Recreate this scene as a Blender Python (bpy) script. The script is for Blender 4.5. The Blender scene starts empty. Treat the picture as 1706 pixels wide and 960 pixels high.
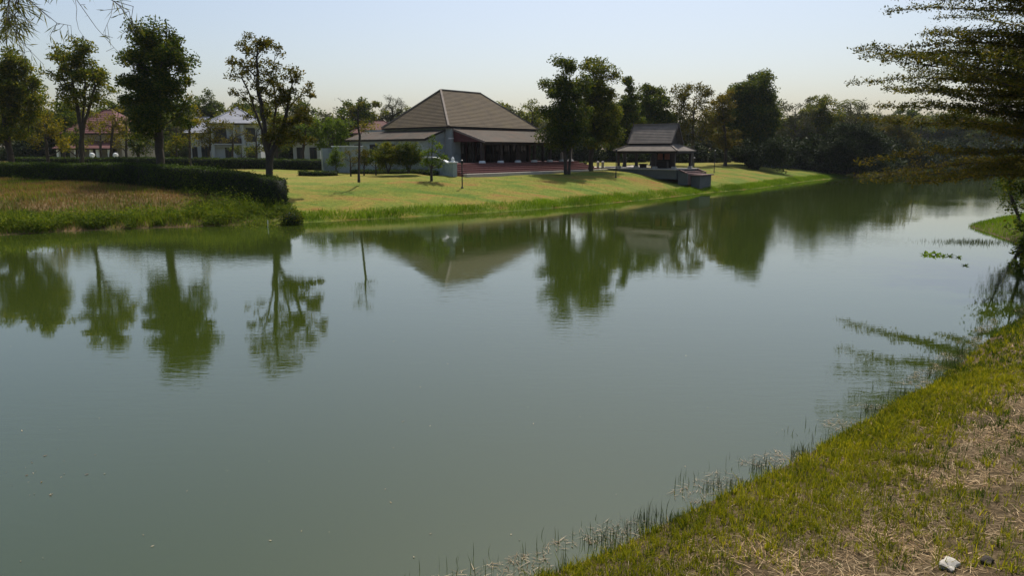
import bpy, math, random
import numpy as np
R = math.radians
rng = np.random.default_rng(7)
random.seed(7)
scene = bpy.context.scene
col = scene.collection

# ---------------------------------------------------------------- camera
CAMZ = 4.5
FPX = 1137.0
PITCH = math.atan(230.0 / FPX)
cam_d = bpy.data.cameras.new('camera')
cam = bpy.data.objects.new('camera', cam_d)
col.objects.link(cam)
cam.location = (0, 0, CAMZ)
cam.rotation_euler = (R(90) - PITCH, 0, 0)
cam_d.sensor_width = 36
cam_d.lens = 36 * FPX / 1706
cam_d.clip_start = 0.1
cam_d.clip_end = 6000
scene.camera = cam

# ---------------------------------------------------------------- sky and sun
SUN_AZ = 12.0      # degrees to the right of the view direction
SUN_EL = 60.0
world = bpy.data.worlds.new('World')
scene.world = world
world.use_nodes = True
wn = world.node_tree
bg = wn.nodes['Background']
sky = wn.nodes.new('ShaderNodeTexSky')
sky.sky_type = 'NISHITA'
sky.sun_disc = False
sky.sun_elevation = R(SUN_EL)
sky.sun_rotation = R(SUN_AZ)
sky.altitude = 0
sky.air_density = 1.0
sky.dust_density = 2.9
sky.ozone_density = 1.0
wn.links.new(sky.outputs[0], bg.inputs['Color'])
bg.inputs['Strength'].default_value = 0.122
sun_d = bpy.data.lights.new('sun', 'SUN')
sun_d.energy = 4.0
sun_d.angle = R(0.53)
sun_d.color = (1.0, 0.945, 0.86)
sun = bpy.data.objects.new('sun', sun_d)
col.objects.link(sun)
sun.location = (10, 60, 80)
sun.rotation_euler = (R(90 - SUN_EL), 0, R(180 - SUN_AZ))
scene.view_settings.view_transform = 'Standard'
scene.view_settings.look = 'None'
scene.view_settings.gamma = 1
scene.view_settings.exposure = 0.15
scene.render.engine = 'CYCLES'
scene.cycles.use_denoising = True
scene.cycles.max_bounces = 8
scene.cycles.transparent_max_bounces = 8
scene.cycles.volume_bounces = 0

# ---------------------------------------------------------------- pixel helpers (photograph -> place)
def ray(px, py):
    u = (px - 853) / FPX; v = (py - 480) / FPX
    return u, math.cos(PITCH) - v * math.sin(PITCH), math.sin(PITCH) + v * math.cos(PITCH)
def P(px, py, z=0.0):
    u, F, D = ray(px, py); t = (CAMZ - z) / D
    return (u * t, F * t)
def Zat(py, Y):
    u, F, D = ray(853, py)
    return CAMZ - D * Y / F
def Xat(px, py, Y):
    u, F, D = ray(px, py)
    return u * Y / F
def Ymid(py):
    return P(853, py)[1]

# ---------------------------------------------------------------- object helpers
def tag(o, label=None, cat=None, group=None, kind=None):
    if label: o['label'] = label
    if cat: o['category'] = cat
    if group: o['group'] = group
    if kind: o['kind'] = kind
    return o
def empty(name, loc=(0, 0, 0), rz=0.0):
    o = bpy.data.objects.new(name, None)
    col.objects.link(o); o.location = loc; o.rotation_euler = (0, 0, rz)
    o.empty_display_size = 0.3
    return o
def npmesh(name, V, F, mats, parent=None, smooth=False, midx=None):
    """V (n,3), F (m,k) same-size polygons"""
    V = np.asarray(V, dtype=np.float32); F = np.asarray(F, dtype=np.int32)
    me = bpy.data.meshes.new(name)
    me.vertices.add(len(V)); me.vertices.foreach_set('co', V.ravel())
    m, k = F.shape
    me.loops.add(m * k); me.loops.foreach_set('vertex_index', F.ravel())
    me.polygons.add(m)
    me.polygons.foreach_set('loop_start', np.arange(m, dtype=np.int32) * k)
    me.polygons.foreach_set('loop_total', np.full(m, k, dtype=np.int32))
    if smooth: me.polygons.foreach_set('use_smooth', np.ones(m, dtype=bool))
    if not isinstance(mats, (list, tuple)): mats = [mats]
    for mm in mats: me.materials.append(mm)
    if midx is not None: me.polygons.foreach_set('material_index', np.asarray(midx, dtype=np.int32))
    me.update(calc_edges=True)
    o = bpy.data.objects.new(name, me)
    col.objects.link(o)
    if parent: o.parent = parent
    return o
class MB:
    """small mesh collector: boxes, prisms, tubes, lathes"""
    def __init__(s): s.v = []; s.f = []
    def add(s, vs, fs):
        b = len(s.v); s.v += [tuple(p) for p in vs]; s.f += [tuple(i + b for i in f) for f in fs]; return s
    def box(s, x0, x1, y0, y1, z0, z1):
        return s.add([(x0,y0,z0),(x1,y0,z0),(x1,y1,z0),(x0,y1,z0),(x0,y0,z1),(x1,y0,z1),(x1,y1,z1),(x0,y1,z1)],
              [(3,2,1,0),(4,5,6,7),(0,1,5,4),(1,2,6,5),(2,3,7,6),(3,0,4,7)])
    def bar(s, a, b, w, h):
        a = np.array(a, float); b = np.array(b, float); d = b - a; L = np.linalg.norm(d); d /= L
        up = np.array([0,0,1.0]) if abs(d[2]) < .95 else np.array([1.0,0,0])
        sd = np.cross(d, up); sd /= np.linalg.norm(sd); up = np.cross(sd, d)
        vs = []
        for e in (a, b):
            for i, j in ((-1,-1),(1,-1),(1,1),(-1,1)): vs.append(e + sd*i*w/2 + up*j*h/2)
        return s.add(vs, [(0,1,2,3),(7,6,5,4),(0,4,5,1),(1,5,6,2),(2,6,7,3),(3,7,4,0)])
    def tube(s, a, b, ra, rb, n=8):
        a = np.array(a, float); b = np.array(b, float); d = b - a; L = np.linalg.norm(d); d /= L
        up = np.array([0,0,1.0]) if abs(d[2]) < .95 else np.array([1.0,0,0])
        sd = np.cross(d, up); sd /= np.linalg.norm(sd); up = np.cross(sd, d)
        vs = []
        for e, r in ((a, ra), (b, rb)):
            for i in range(n):
                t = 2*math.pi*i/n; vs.append(e + sd*math.cos(t)*r + up*math.sin(t)*r)
        fs = [(i, (i+1)%n, n+(i+1)%n, n+i) for i in range(n)]
        fs += [tuple(range(n-1,-1,-1)), tuple(range(n, 2*n))]
        return s.add(vs, fs)
    def lathe(s, prof, n=12, c=(0,0)):
        vs = []
        for r, z in prof:
            for i in range(n):
                t = 2*math.pi*i/n; vs.append((c[0]+r*math.cos(t), c[1]+r*math.sin(t), z))
        m = len(prof)
        fs = [(k*n+i, k*n+(i+1)%n, (k+1)*n+(i+1)%n, (k+1)*n+i) for k in range(m-1) for i in range(n)]
        fs += [tuple(range(n-1,-1,-1)), tuple(range((m-1)*n, m*n))]
        return s.add(vs, fs)
    def prism(s, poly, y0, y1, axis='y'):
        """poly in (x,z) extruded along y, or (y,z) along x"""
        n = len(poly)
        if axis == 'y': vs = [(x, y0, z) for x, z in poly] + [(x, y1, z) for x, z in poly]
        else: vs = [(y0, a, z) for a, z in poly] + [(y1, a, z) for a, z in poly]
        return s.add(vs, [tuple(range(n)), tuple(range(2*n-1, n-1, -1))] + [(i, i+n, (i+1)%n+n, (i+1)%n) for i in range(n)])
    def build(s, name, mat, parent=None, bevel=0, loc=None):
        me = bpy.data.meshes.new(name); me.from_pydata(s.v, [], s.f); me.materials.append(mat)
        import bmesh
        bm = bmesh.new(); bm.from_mesh(me); bmesh.ops.recalc_face_normals(bm, faces=bm.faces); bm.to_mesh(me); bm.free()
        o = bpy.data.objects.new(name, me); col.objects.link(o)
        if parent: o.parent = parent
        if loc: o.location = loc
        if bevel:
            md = o.modifiers.new('bevel', 'BEVEL'); md.width = bevel; md.segments = 2; md.limit_method = 'ANGLE'
        return o
def copy_tree(o, parent=None):
    c = o.copy(); col.objects.link(c); c.parent = parent
    for ch in list(o.children): copy_tree(ch, c)
    return c

# ---------------------------------------------------------------- materials
def new_mat(name):
    m = bpy.data.materials.new(name); m.use_nodes = True
    nt = m.node_tree; nt.nodes.clear()
    out = nt.nodes.new('ShaderNodeOutputMaterial')
    return m, nt, out
def noise_node(nt, scale, detail=4, rough=.55, vec=None, dist=0):
    n = nt.nodes.new('ShaderNodeTexNoise'); n.inputs['Scale'].default_value = scale
    n.inputs['Detail'].default_value = detail; n.inputs['Roughness'].default_value = rough
    n.inputs['Distortion'].default_value = dist
    if vec is not None: nt.links.new(vec, n.inputs['Vector'])
    return n
def ramp(nt, fac, stops):
    r = nt.nodes.new('ShaderNodeValToRGB')
    e = r.color_ramp.elements
    while len(e) < len(stops): e.new(.5)
    for i, (p, c) in enumerate(stops):
        e[i].position = p; e[i].color = (*c, 1) if len(c) == 3 else c
    nt.links.new(fac, r.inputs[0])
    return r
def mixc(nt, fac, a, b, mode='MIX'):
    m = nt.nodes.new('ShaderNodeMix'); m.data_type = 'RGBA'; m.blend_type = mode
    for sock, v in ((m.inputs[0], fac), (m.inputs[6], a), (m.inputs[7], b)):
        if hasattr(v, 'is_output'): nt.links.new(v, sock)
        elif isinstance(v, (int, float)): sock.default_value = v
        else: sock.default_value = (*v, 1)
    return m.outputs[2]
def plain(name, c1, c2=None, scale=2.0, rough=.8, bump=.15, bscale=25, spec=.3, stain=None, stain_scale=.5):
    """rough surface with colour mottling, optional stain colour, fine relief"""
    m, nt, out = new_mat(name)
    b = nt.nodes.new('ShaderNodeBsdfPrincipled')
    tc = nt.nodes.new('ShaderNodeTexCoord')
    c2 = c2 or tuple(x * .72 for x in c1)
    n = noise_node(nt, scale, 6, .6, tc.outputs['Object'])
    r = ramp(nt, n.outputs[0], [(.3, c2), (.7, c1)])
    colr = r.outputs[0]
    if stain:
        n2 = noise_node(nt, stain_scale, 5, .65, tc.outputs['Object'])
        r2 = ramp(nt, n2.outputs[0], [(.5, (0,0,0)), (.68, (1,1,1))])
        colr = mixc(nt, r2.outputs[0], colr, stain)
    nt.links.new(colr, b.inputs['Base Color'])
    b.inputs['Roughness'].default_value = rough
    b.inputs['Specular IOR Level'].default_value = spec
    n3 = noise_node(nt, bscale, 3, .6, tc.outputs['Object'])
    bp = nt.nodes.new('ShaderNodeBump'); bp.inputs['Strength'].default_value = bump; bp.inputs['Distance'].default_value = .03
    nt.links.new(n3.outputs[0], bp.inputs['Height']); nt.links.new(bp.outputs[0], b.inputs['Normal'])
    nt.links.new(b.outputs[0], out.inputs['Surface'])
    return m
def leafmat(name, cols, trans=.35, rough=.55, tcol=None, patch=.35, gloss=.06):
    """each leaf its own tone; light passes through"""
    m, nt, out = new_mat(name)
    g = nt.nodes.new('ShaderNodeNewGeometry')
    k = len(cols)
    r = ramp(nt, g.outputs['Random Per Island'], [(i / max(1, k - 1), c) for i, c in enumerate(cols)])
    tc = nt.nodes.new('ShaderNodeTexCoord')
    n = noise_node(nt, patch, 3, .5, tc.outputs['Object'])
    r2 = ramp(nt, n.outputs[0], [(.32, (.62, .66, .62)), (.68, (1.22, 1.15, .95))])
    c = mixc(nt, 1.0, r.outputs[0], r2.outputs[0], 'MULTIPLY')
    b = nt.nodes.new('ShaderNodeBsdfPrincipled')
    nt.links.new(c, b.inputs['Base Color']); b.inputs['Roughness'].default_value = rough
    b.inputs['Specular IOR Level'].default_value = gloss
    t = nt.nodes.new('ShaderNodeBsdfTranslucent')
    tcn = mixc(nt, 1.0, c, tcol or (1.25, 1.2, .55), 'MULTIPLY')
    nt.links.new(tcn, t.inputs['Color'])
    mx = nt.nodes.new('ShaderNodeMixShader'); mx.inputs[0].default_value = trans
    nt.links.new(b.outputs[0], mx.inputs[1]); nt.links.new(t.outputs[0], mx.inputs[2])
    nt.links.new(mx.outputs[0], out.inputs['Surface'])
    return m

M = {}
M['leaf_dark'] = leafmat('leaf_dark', [(.024,.052,.010),(.055,.09,.013),(.16,.165,.018)], .44)
M['leaf_mid'] = leafmat('leaf_mid', [(.042,.074,.012),(.10,.13,.016),(.25,.22,.022)], .48)
M['leaf_olive'] = leafmat('leaf_olive', [(.055,.070,.012),(.10,.10,.016),(.17,.13,.018)], .42)
M['leaf_yellow'] = leafmat('leaf_yellow', [(.09,.10,.012),(.17,.155,.014),(.28,.21,.016)], .46)
M['leaf_fresh'] = leafmat('leaf_fresh', [(.055,.105,.012),(.095,.155,.016),(.15,.195,.02)], .46)
M['leaf_grey'] = leafmat('leaf_grey', [(.05,.066,.036),(.08,.09,.05),(.13,.12,.075)], .28)
M['leaf_tier'] = leafmat('leaf_tier', [(.034,.055,.011),(.075,.082,.014),(.16,.13,.022)], .44)
M['leaf_rust'] = leafmat('leaf_rust', [(.06,.066,.012),(.12,.105,.015),(.20,.145,.02)], .42)
M['leaf_hedge'] = leafmat('leaf_hedge', [(.024,.045,.010),(.045,.08,.013),(.09,.13,.018)], .26)
M['leaf_bamboo'] = leafmat('leaf_bamboo', [(.09,.11,.03),(.15,.16,.04),(.22,.20,.07)], .42)
M['leaf_shaded'] = leafmat('leaf_shaded', [(.012,.024,.007),(.020,.036,.009),(.04,.055,.012)], .2)  # shaded side of dome, thicket and undergrowth put into the leaf colour
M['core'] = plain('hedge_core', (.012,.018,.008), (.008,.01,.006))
M['bark'] = plain('bark', (.07,.055,.042), (.035,.028,.022), 3, .9, .6, 9)
M['bark_pale'] = plain('bark_pale', (.16,.13,.10), (.08,.065,.05), 3, .9, .5, 9)
M['grass_near'] = leafmat('grass_near', [(.11,.14,.010),(.22,.235,.016),(.34,.31,.03)], .45, .5, patch=.8)
M['grass_deep'] = leafmat('grass_deep', [(.035,.065,.012),(.06,.10,.016),(.09,.13,.02)], .40, .5, patch=.8)
M['straw'] = leafmat('straw', [(.14,.09,.05),(.36,.26,.16),(.62,.49,.34)], .2, .7, (1.1,1,.8), patch=1.2)
M['reed'] = leafmat('reed', [(.03,.05,.02),(.05,.075,.03),(.09,.09,.05)], .3, .5, patch=1)
M['litter'] = leafmat('litter', [(.12,.09,.06),(.26,.21,.15),(.44,.38,.30)], .1, .7, (1,1,1), patch=1)
M['shore'] = leafmat('shore', [(.08,.16,.012),(.13,.23,.018),(.20,.30,.025)], .45, .5, patch=.25)
M['field_green'] = leafmat('field_green', [(.05,.095,.012),(.11,.165,.018),(.19,.22,.028)], .44, .6, patch=.3)
M['field_dry'] = leafmat('field_dry', [(.15,.09,.04),(.23,.15,.065),(.30,.22,.09)], .38, .7, (1.1,1,.7), patch=.3)
M['lawn_tuft'] = leafmat('lawn_tuft', [(.12,.13,.025),(.17,.165,.035),(.22,.19,.05)], .35, .6, patch=.2)
M['white_wall'] = plain('white_wall', (.32,.365,.35), (.25,.285,.272), .8, .85, .08, 30, stain=(.18,.215,.19), stain_scale=.6)
M['white_paint'] = plain('white_paint', (.74,.75,.73), (.66,.67,.66), 1.5, .7, .05)
M['house_white'] = plain('house_white', (.38,.40,.415), (.31,.33,.34), 1.2, .8, .06, stain=(.30,.32,.32))
M['maroon'] = plain('maroon_wood', (.10,.028,.024), (.06,.018,.016), 2, .6, .1)
M['dark_wood'] = plain('dark_wood', (.045,.032,.026), (.025,.018,.015), 3, .6, .15)
M['brick_red'] = plain('brick_red', (.19,.08,.068), (.135,.056,.048), 3, .85, .1)
M['pale_stone'] = plain('pale_stone', (.48,.42,.35), (.38,.33,.28), 1.5, .9, .1)
M['concrete'] = plain('concrete', (.42,.39,.34), (.32,.30,.26), 1.2, .9, .1)
M['roof_brown'] = plain('roof_brown', (.116,.085,.047), (.076,.056,.032), .9, .85, .35, 18, stain=(.11,.083,.04), stain_scale=.35)
M['roof_lean'] = plain('roof_lean', (.125,.102,.076), (.082,.067,.05), .8, .85, .35, 18, stain=(.14,.092,.064), stain_scale=.5)
M['roof_grey'] = plain('roof_grey', (.25,.215,.18), (.165,.143,.12), 1.2, .85, .35, 18)
M['roof_slate'] = plain('roof_slate', (.30,.31,.34), (.24,.25,.28), 1.2, .7, .2, 18)
M['roof_red'] = plain('roof_red', (.15,.056,.05), (.105,.042,.038), 1.2, .8, .3, 18)
M['ridge'] = plain('ridge_tile', (.24,.20,.16), (.17,.14,.115), 2, .85, .2)
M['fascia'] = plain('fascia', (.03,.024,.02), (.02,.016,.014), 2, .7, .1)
M['black_metal'] = plain('black_metal', (.02,.02,.021), (.014,.014,.014), 4, .45, .03, spec=.5)
M['moss_wall'] = plain('moss_wall', (.05,.055,.045), (.03,.035,.028), 1, .9, .2)
M['stone_pale'] = plain('stone_pale', (.55,.52,.45), (.36,.33,.27), 6, .9, .3, 14)
M['grey_render'] = plain('grey_render', (.12,.125,.12), (.08,.085,.082), 1, .85, .1, stain=(.08,.09,.08))
M['brick_dull'] = plain('brick_dull', (.17,.10,.085), (.11,.068,.06), 2, .85, .1)
M['plaster_tan'] = plain('plaster_tan', (.34,.31,.27), (.27,.25,.22), 1, .85, .1)
M['panel_red'] = plain('panel_red', (.42,.17,.12), (.34,.13,.10), 2, .7, .08)
m, nt, out = new_mat('window_glass')
b = nt.nodes.new('ShaderNodeBsdfPrincipled'); b.inputs['Base Color'].default_value = (.02,.025,.03,1); b.inputs['Roughness'].default_value = .06
nt.links.new(b.outputs[0], out.inputs['Surface']); M['glass'] = m

# water: turbid green body, sky and trees mirrored in a rippled surface
m, nt, out = new_mat('river_water')
b = nt.nodes.new('ShaderNodeBsdfPrincipled')
tc = nt.nodes.new('ShaderNodeTexCoord')
n = noise_node(nt, .05, 3, .5, tc.outputs['Object'])
r = ramp(nt, n.outputs[0], [(.3, (.029,.043,.006)), (.7, (.034,.049,.008))])
nt.links.new(r.outputs[0], b.inputs['Base Color'])
b.inputs['IOR'].default_value = 1.8
mp = nt.nodes.new('ShaderNodeMapping'); mp.inputs['Scale'].default_value = (.55, 2.0, 1); mp.inputs['Rotation'].default_value = (0, 0, R(-12))
nt.links.new(tc.outputs['Object'], mp.inputs['Vector'])
n1 = noise_node(nt, 3.2, 3, .55, mp.outputs[0], .6)
n2 = noise_node(nt, .35, 2, .5, mp.outputs[0], .3)
n0 = noise_node(nt, .09, 3, .5, tc.outputs['Object'])
nr = noise_node(nt, .05, 4, .55, mp.outputs[0])
rr = ramp(nt, nr.outputs[0], [(.42, (.010,.010,.010)), (.62, (.024,.024,.024))]); nt.links.new(rr.outputs[0], b.inputs['Roughness'])
rs = ramp(nt, n0.outputs[0], [(.38, (.12,.12,.12)), (.62, (1,1,1))])
mul = nt.nodes.new('ShaderNodeMath'); mul.operation = 'MULTIPLY'
nt.links.new(n1.outputs[0], mul.inputs[0]); nt.links.new(rs.outputs[0], mul.inputs[1])
b1 = nt.nodes.new('ShaderNodeBump'); b1.inputs['Strength'].default_value = .5; b1.inputs['Distance'].default_value = .006
nt.links.new(mul.outputs[0], b1.inputs['Height'])
b2 = nt.nodes.new('ShaderNodeBump'); b2.inputs['Strength'].default_value = .4; b2.inputs['Distance'].default_value = .005
nt.links.new(n2.outputs[0], b2.inputs['Height']); nt.links.new(b1.outputs[0], b2.inputs['Normal'])
nt.links.new(b2.outputs[0], b.inputs['Normal'])
nt.links.new(b.outputs[0], out.inputs['Surface']); M['water'] = m

# ---------------------------------------------------------------- river banks
far_px = [(0,392),(100,386),(250,380),(370,376),(500,371),(620,365),(760,357),(880,350),(1000,340),(1092,331),(1180,321),(1262,314),(1343,302),(1400,296),(1450,294),(1500,289),(1540,286),(1570,281),(1640,277),(1706,274)]
FAR = [(-400., 30.), (-150., 28.), (-60., 30.)] + [P(*q) for q in far_px] + [(230., 280.), (420., 420.)]
near_px = [(905,962),(1032,914),(1128,864),(1228,816),(1322,772),(1412,720),(1452,700),(1500,668),(1560,640),(1620,590),(1655,560),(1706,527)]
NEAR = [(-400., -60.), (-60., -9.), (-14., -1.), (-8., 2.2), (-4., 4.6)] + [P(*q) for q in near_px] + [P(1730, 492), P(1712, 455), P(1701, 428), P(1695, 406), P(1655, 391), P(1612, 377), P(1660, 366), P(1712, 358), P(1800, 345), (75., 82.), (120., 122.), (250., 205.), (430., 300.)]
FAR = np.array(FAR); NEAR = np.array(NEAR)
POLY = np.vstack([NEAR, FAR[::-1]])
def dist_poly(pts, line):
    d = np.full(len(pts), 1e9)
    for a, b in zip(line[:-1], line[1:]):
        ab = b - a; t = np.clip(((pts - a) @ ab) / (ab @ ab), 0, 1)
        d = np.minimum(d, np.linalg.norm(pts - (a + t[:, None] * ab), axis=1))
    return d
def inside(pts, poly):
    r = np.zeros(len(pts), bool); n = len(poly)
    for i in range(n):
        a = poly[i]; b = poly[(i + 1) % n]
        if a[1] == b[1]: continue
        c = ((a[1] > pts[:, 1]) != (b[1] > pts[:, 1])) & (pts[:, 0] < (b[0] - a[0]) * (pts[:, 1] - a[1]) / (b[1] - a[1]) + a[0])
        r ^= c
    return r
def wob(p, s, k=0):
    x, y = p[:, 0] * s, p[:, 1] * s
    return (np.sin(x + 1.7 * np.sin(y * .7 + k)) + np.sin(y * 1.3 + 1.1 * np.sin(x * .9 + 2 + k)) + .5 * np.sin(2.3 * x - 1.9 * y + k)) / 2.5
def terrain(pts):
    pts = np.asarray(pts, float).reshape(-1, 2)
    df = dist_poly(pts, FAR); dn = dist_poly(pts, NEAR); ins = inside(pts, POLY)
    hf = np.interp(df, [0, .5, 3, 6, 9, 12, 16, 40, 120], [0, .26, .85, 1.4, 1.88, 2.1, 2.3, 2.42, 2.7])
    hn = np.interp(dn, [0, .4, 2, 5, 12, 60], [0, .13, .42, .8, 1.3, 2.2])
    side = 1 - (1 - np.interp(pts[:, 0], [-45, -20, -9], [.80, .82, 1])) * np.interp(df, [22, 45], [1, 0])
    mound = .38 * np.exp(-((pts[:, 0] - 12.6) ** 2 + (pts[:, 1] - 75.2) ** 2) / 22.)
    h = np.where(df < dn, hf * side + mound * np.clip((df - 4) / 3, 0, 1), hn)
    t = np.minimum(df, dn)
    h = h + wob(pts, .55) * .05 * np.clip(t / 3, 0, 1) + wob(pts, 2.1, 3) * .02 * np.clip(t / 2, 0, 1)
    hb = -np.interp(t, [0, .5, 3, 10], [0.0, .15, .7, 1.6])
    return np.where(ins, hb, h), df, dn, ins
def H(x, y): return float(terrain([(x, y)])[0][0])

def axis_pts(segs):
    a = []
    for s, e, st in segs: a += list(np.arange(s, e, st))
    return np.array(a)
ax = axis_pts([(-2500,-400,300),(-400,-120,20),(-120,-60,3),(-60,-4,.7),(-4,18,.35),(18,60,.7),(60,150,2.5),(150,400,20),(400,2800,300)])
ay = axis_pts([(-900,-100,200),(-100,-10,10),(-10,1,1),(1,22,.35),(22,34,.8),(34,92,.55),(92,150,1.5),(150,300,6),(300,900,60),(900,4200,400)])
gx, gy = np.meshgrid(ax, ay); pts = np.stack([gx.ravel(), gy.ravel()], 1)
hz, df, dn, ins = terrain(pts)
nx, ny = len(ax), len(ay)
ii = (np.arange(ny - 1)[:, None] * nx + np.arange(nx - 1)[None, :]).ravel()
F = np.stack([ii, ii + 1, ii + 1 + nx, ii + nx], 1)

# ground: lawn, weedy field, near bank of soil and straw
m, nt, out = new_mat('ground_soil_and_turf')
b = nt.nodes.new('ShaderNodeBsdfPrincipled'); b.inputs['Roughness'].default_value = .95; b.inputs['Specular IOR Level'].default_value = .1
tc = nt.nodes.new('ShaderNodeTexCoord')
at = nt.nodes.new('ShaderNodeAttribute'); at.attribute_name = 'zone'
sep = nt.nodes.new('ShaderNodeSeparateColor'); nt.links.new(at.outputs['Color'], sep.inputs[0])
mpg = nt.nodes.new('ShaderNodeMapping'); mpg.inputs['Scale'].default_value = (.45, 1.0, 1); mpg.inputs['Rotation'].default_value = (0,0,R(-42))
nt.links.new(tc.outputs['Object'], mpg.inputs['Vector'])
na = noise_node(nt, .55, 6, .62, mpg.outputs[0], .5)
nb = noise_node(nt, 4.5, 5, .65, tc.outputs['Object'])
nc = noise_node(nt, .14, 3, .5, tc.outputs['Object'])
lawn = ramp(nt, na.outputs[0], [(.36, (.085,.14,.018)), (.49, (.14,.165,.024)), (.58, (.20,.17,.034)), (.66, (.22,.12,.036))])
l2 = ramp(nt, nb.outputs[0], [(.3, (.62,.64,.6)), (.7, (1.25,1.2,1.15))])
lawnc = mixc(nt, 1.0, lawn.outputs[0], l2.outputs[0], 'MULTIPLY')
flat = ramp(nt, na.outputs[0], [(.36, (.145,.175,.028)), (.5, (.195,.19,.036)), (.62, (.24,.18,.05))])
lawnc = mixc(nt, sep.outputs[2], lawnc, mixc(nt, 1.0, flat.outputs[0], l2.outputs[0], 'MULTIPLY'))
field = ramp(nt, na.outputs[0], [(.35, (.07,.075,.02)), (.55, (.15,.10,.045)), (.7, (.17,.10,.05))])
nd = noise_node(nt, 16, 6, .7, tc.outputs['Object'])
soil = ramp(nt, nd.outputs[0], [(.32, (.025,.018,.009)), (.5, (.07,.05,.026)), (.68, (.17,.125,.072))])
c1 = mixc(nt, sep.outputs[1], lawnc, field.outputs[0])
c2 = mixc(nt, sep.outputs[0], c1, soil.outputs[0])
nt.links.new(c2, b.inputs['Base Color'])
bp = nt.nodes.new('ShaderNodeBump'); bp.inputs['Strength'].default_value = .7; bp.inputs['Distance'].default_value = .08
nt.links.new(nb.outputs[0], bp.inputs['Height']); nt.links.new(bp.outputs[0], b.inputs['Normal'])
nt.links.new(b.outputs[0], out.inputs['Surface']); M['ground'] = m
HEDGE_A = np.array([Xat(468, 340, 45.5), 45.5]); HEDGE_B = np.array([Xat(-60, 290, 67.0), 67.0])
def fieldmask(p):
    # land between the river and the front hedge
    d = HEDGE_B - HEDGE_A; n = np.array([d[1], -d[0]]) / np.linalg.norm(d)
    if n[1] > 0: n = -n
    side = (p - HEDGE_A) @ n
    return np.clip((side + .3) / .5, 0, 1) * np.clip((HEDGE_A[0] + .7 - p[:, 0]) / .6, 0, 1)
zone = np.zeros((len(pts), 4), np.float32); zone[:, 3] = 1
zone[:, 0] = np.where(dn < df, 1, 0)
zone[:, 1] = np.where(dn < df, 0, fieldmask(pts))
zone[:, 2] = np.where(dn < df, 0, np.clip((df - 9) / 6, 0, 1))
ground = npmesh('ground', np.column_stack([pts, hz]), F, M['ground'], smooth=True)
ground.data.color_attributes.new('zone', 'FLOAT_COLOR', 'POINT').data.foreach_set('color', zone.ravel())
tag(ground, 'river banks with lawn, weedy field and dry near bank', kind='structure')
wx = [-400, 430]; wy = [-60, 420]
water = npmesh('water', [(-390,-58,0),(425,-58,0),(425,415,0),(-390,415,0)], [(0,1,2,3)], M['water'])
tag(water, 'still green river mirroring trees and pale sky', kind='structure')

# ---------------------------------------------------------------- vegetation generators
def leaves(C, L, W, up=.4, droop=0):
    """C (n,3) leaf bases -> rhombic leaves; L,W arrays"""
    n = len(C)
    d = rng.normal(size=(n, 3)); d[:, 2] = d[:, 2] * .7 + droop; d /= np.linalg.norm(d, axis=1)[:, None]
    nn = rng.normal(size=(n, 3)); nn[:, 2] += up * 2; s = np.cross(d, nn); s /= np.linalg.norm(s, axis=1)[:, None] + 1e-9
    nn = np.cross(s, d)
    L = np.asarray(L)[:, None] if np.ndim(L) else L; W = np.asarray(W)[:, None] if np.ndim(W) else W
    a = C; t = C + d * L; mid = C + d * L * .45 - nn * L * .06
    V = np.stack([a, mid + s * W * .5, t, mid - s * W * .5], 1).reshape(-1, 3)
    F = np.arange(n * 4).reshape(-1, 4)
    return V, F
def skeleton_mesh(nodes, par, rad, sides=6):
    nodes = np.asarray(nodes); idx = [i for i in range(len(nodes)) if par[i] >= 0]
    a = nodes[[par[i] for i in idx]]; b = nodes[idx]
    ra = np.array([min(rad[par[i]], rad[i] * 1.5) for i in idx]); rb = np.array([rad[i] for i in idx])
    d = b - a; d = d / (np.linalg.norm(d, axis=1)[:, None] + 1e-9)
    up = np.where(np.abs(d[:, 2:3]) < .9, np.array([[0, 0, 1.]]), np.array([[1., 0, 0]]))
    s = np.cross(d, up); s /= np.linalg.norm(s, axis=1)[:, None]; u = np.cross(s, d)
    ang = np.arange(sides) * 2 * np.pi / sides
    ring = s[:, None, :] * np.cos(ang)[None, :, None] + u[:, None, :] * np.sin(ang)[None, :, None]
    V = np.concatenate([a[:, None, :] + ring * ra[:, None, None], b[:, None, :] + ring * rb[:, None, None]], 1).reshape(-1, 3)
    k = np.arange(sides); k2 = (k + 1) % sides
    f = np.stack([k, k2, k2 + sides, k + sides], 1)
    F = (f[None] + (np.arange(len(idx)) * 2 * sides)[:, None, None]).reshape(-1, 4)
    return V, F
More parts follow.
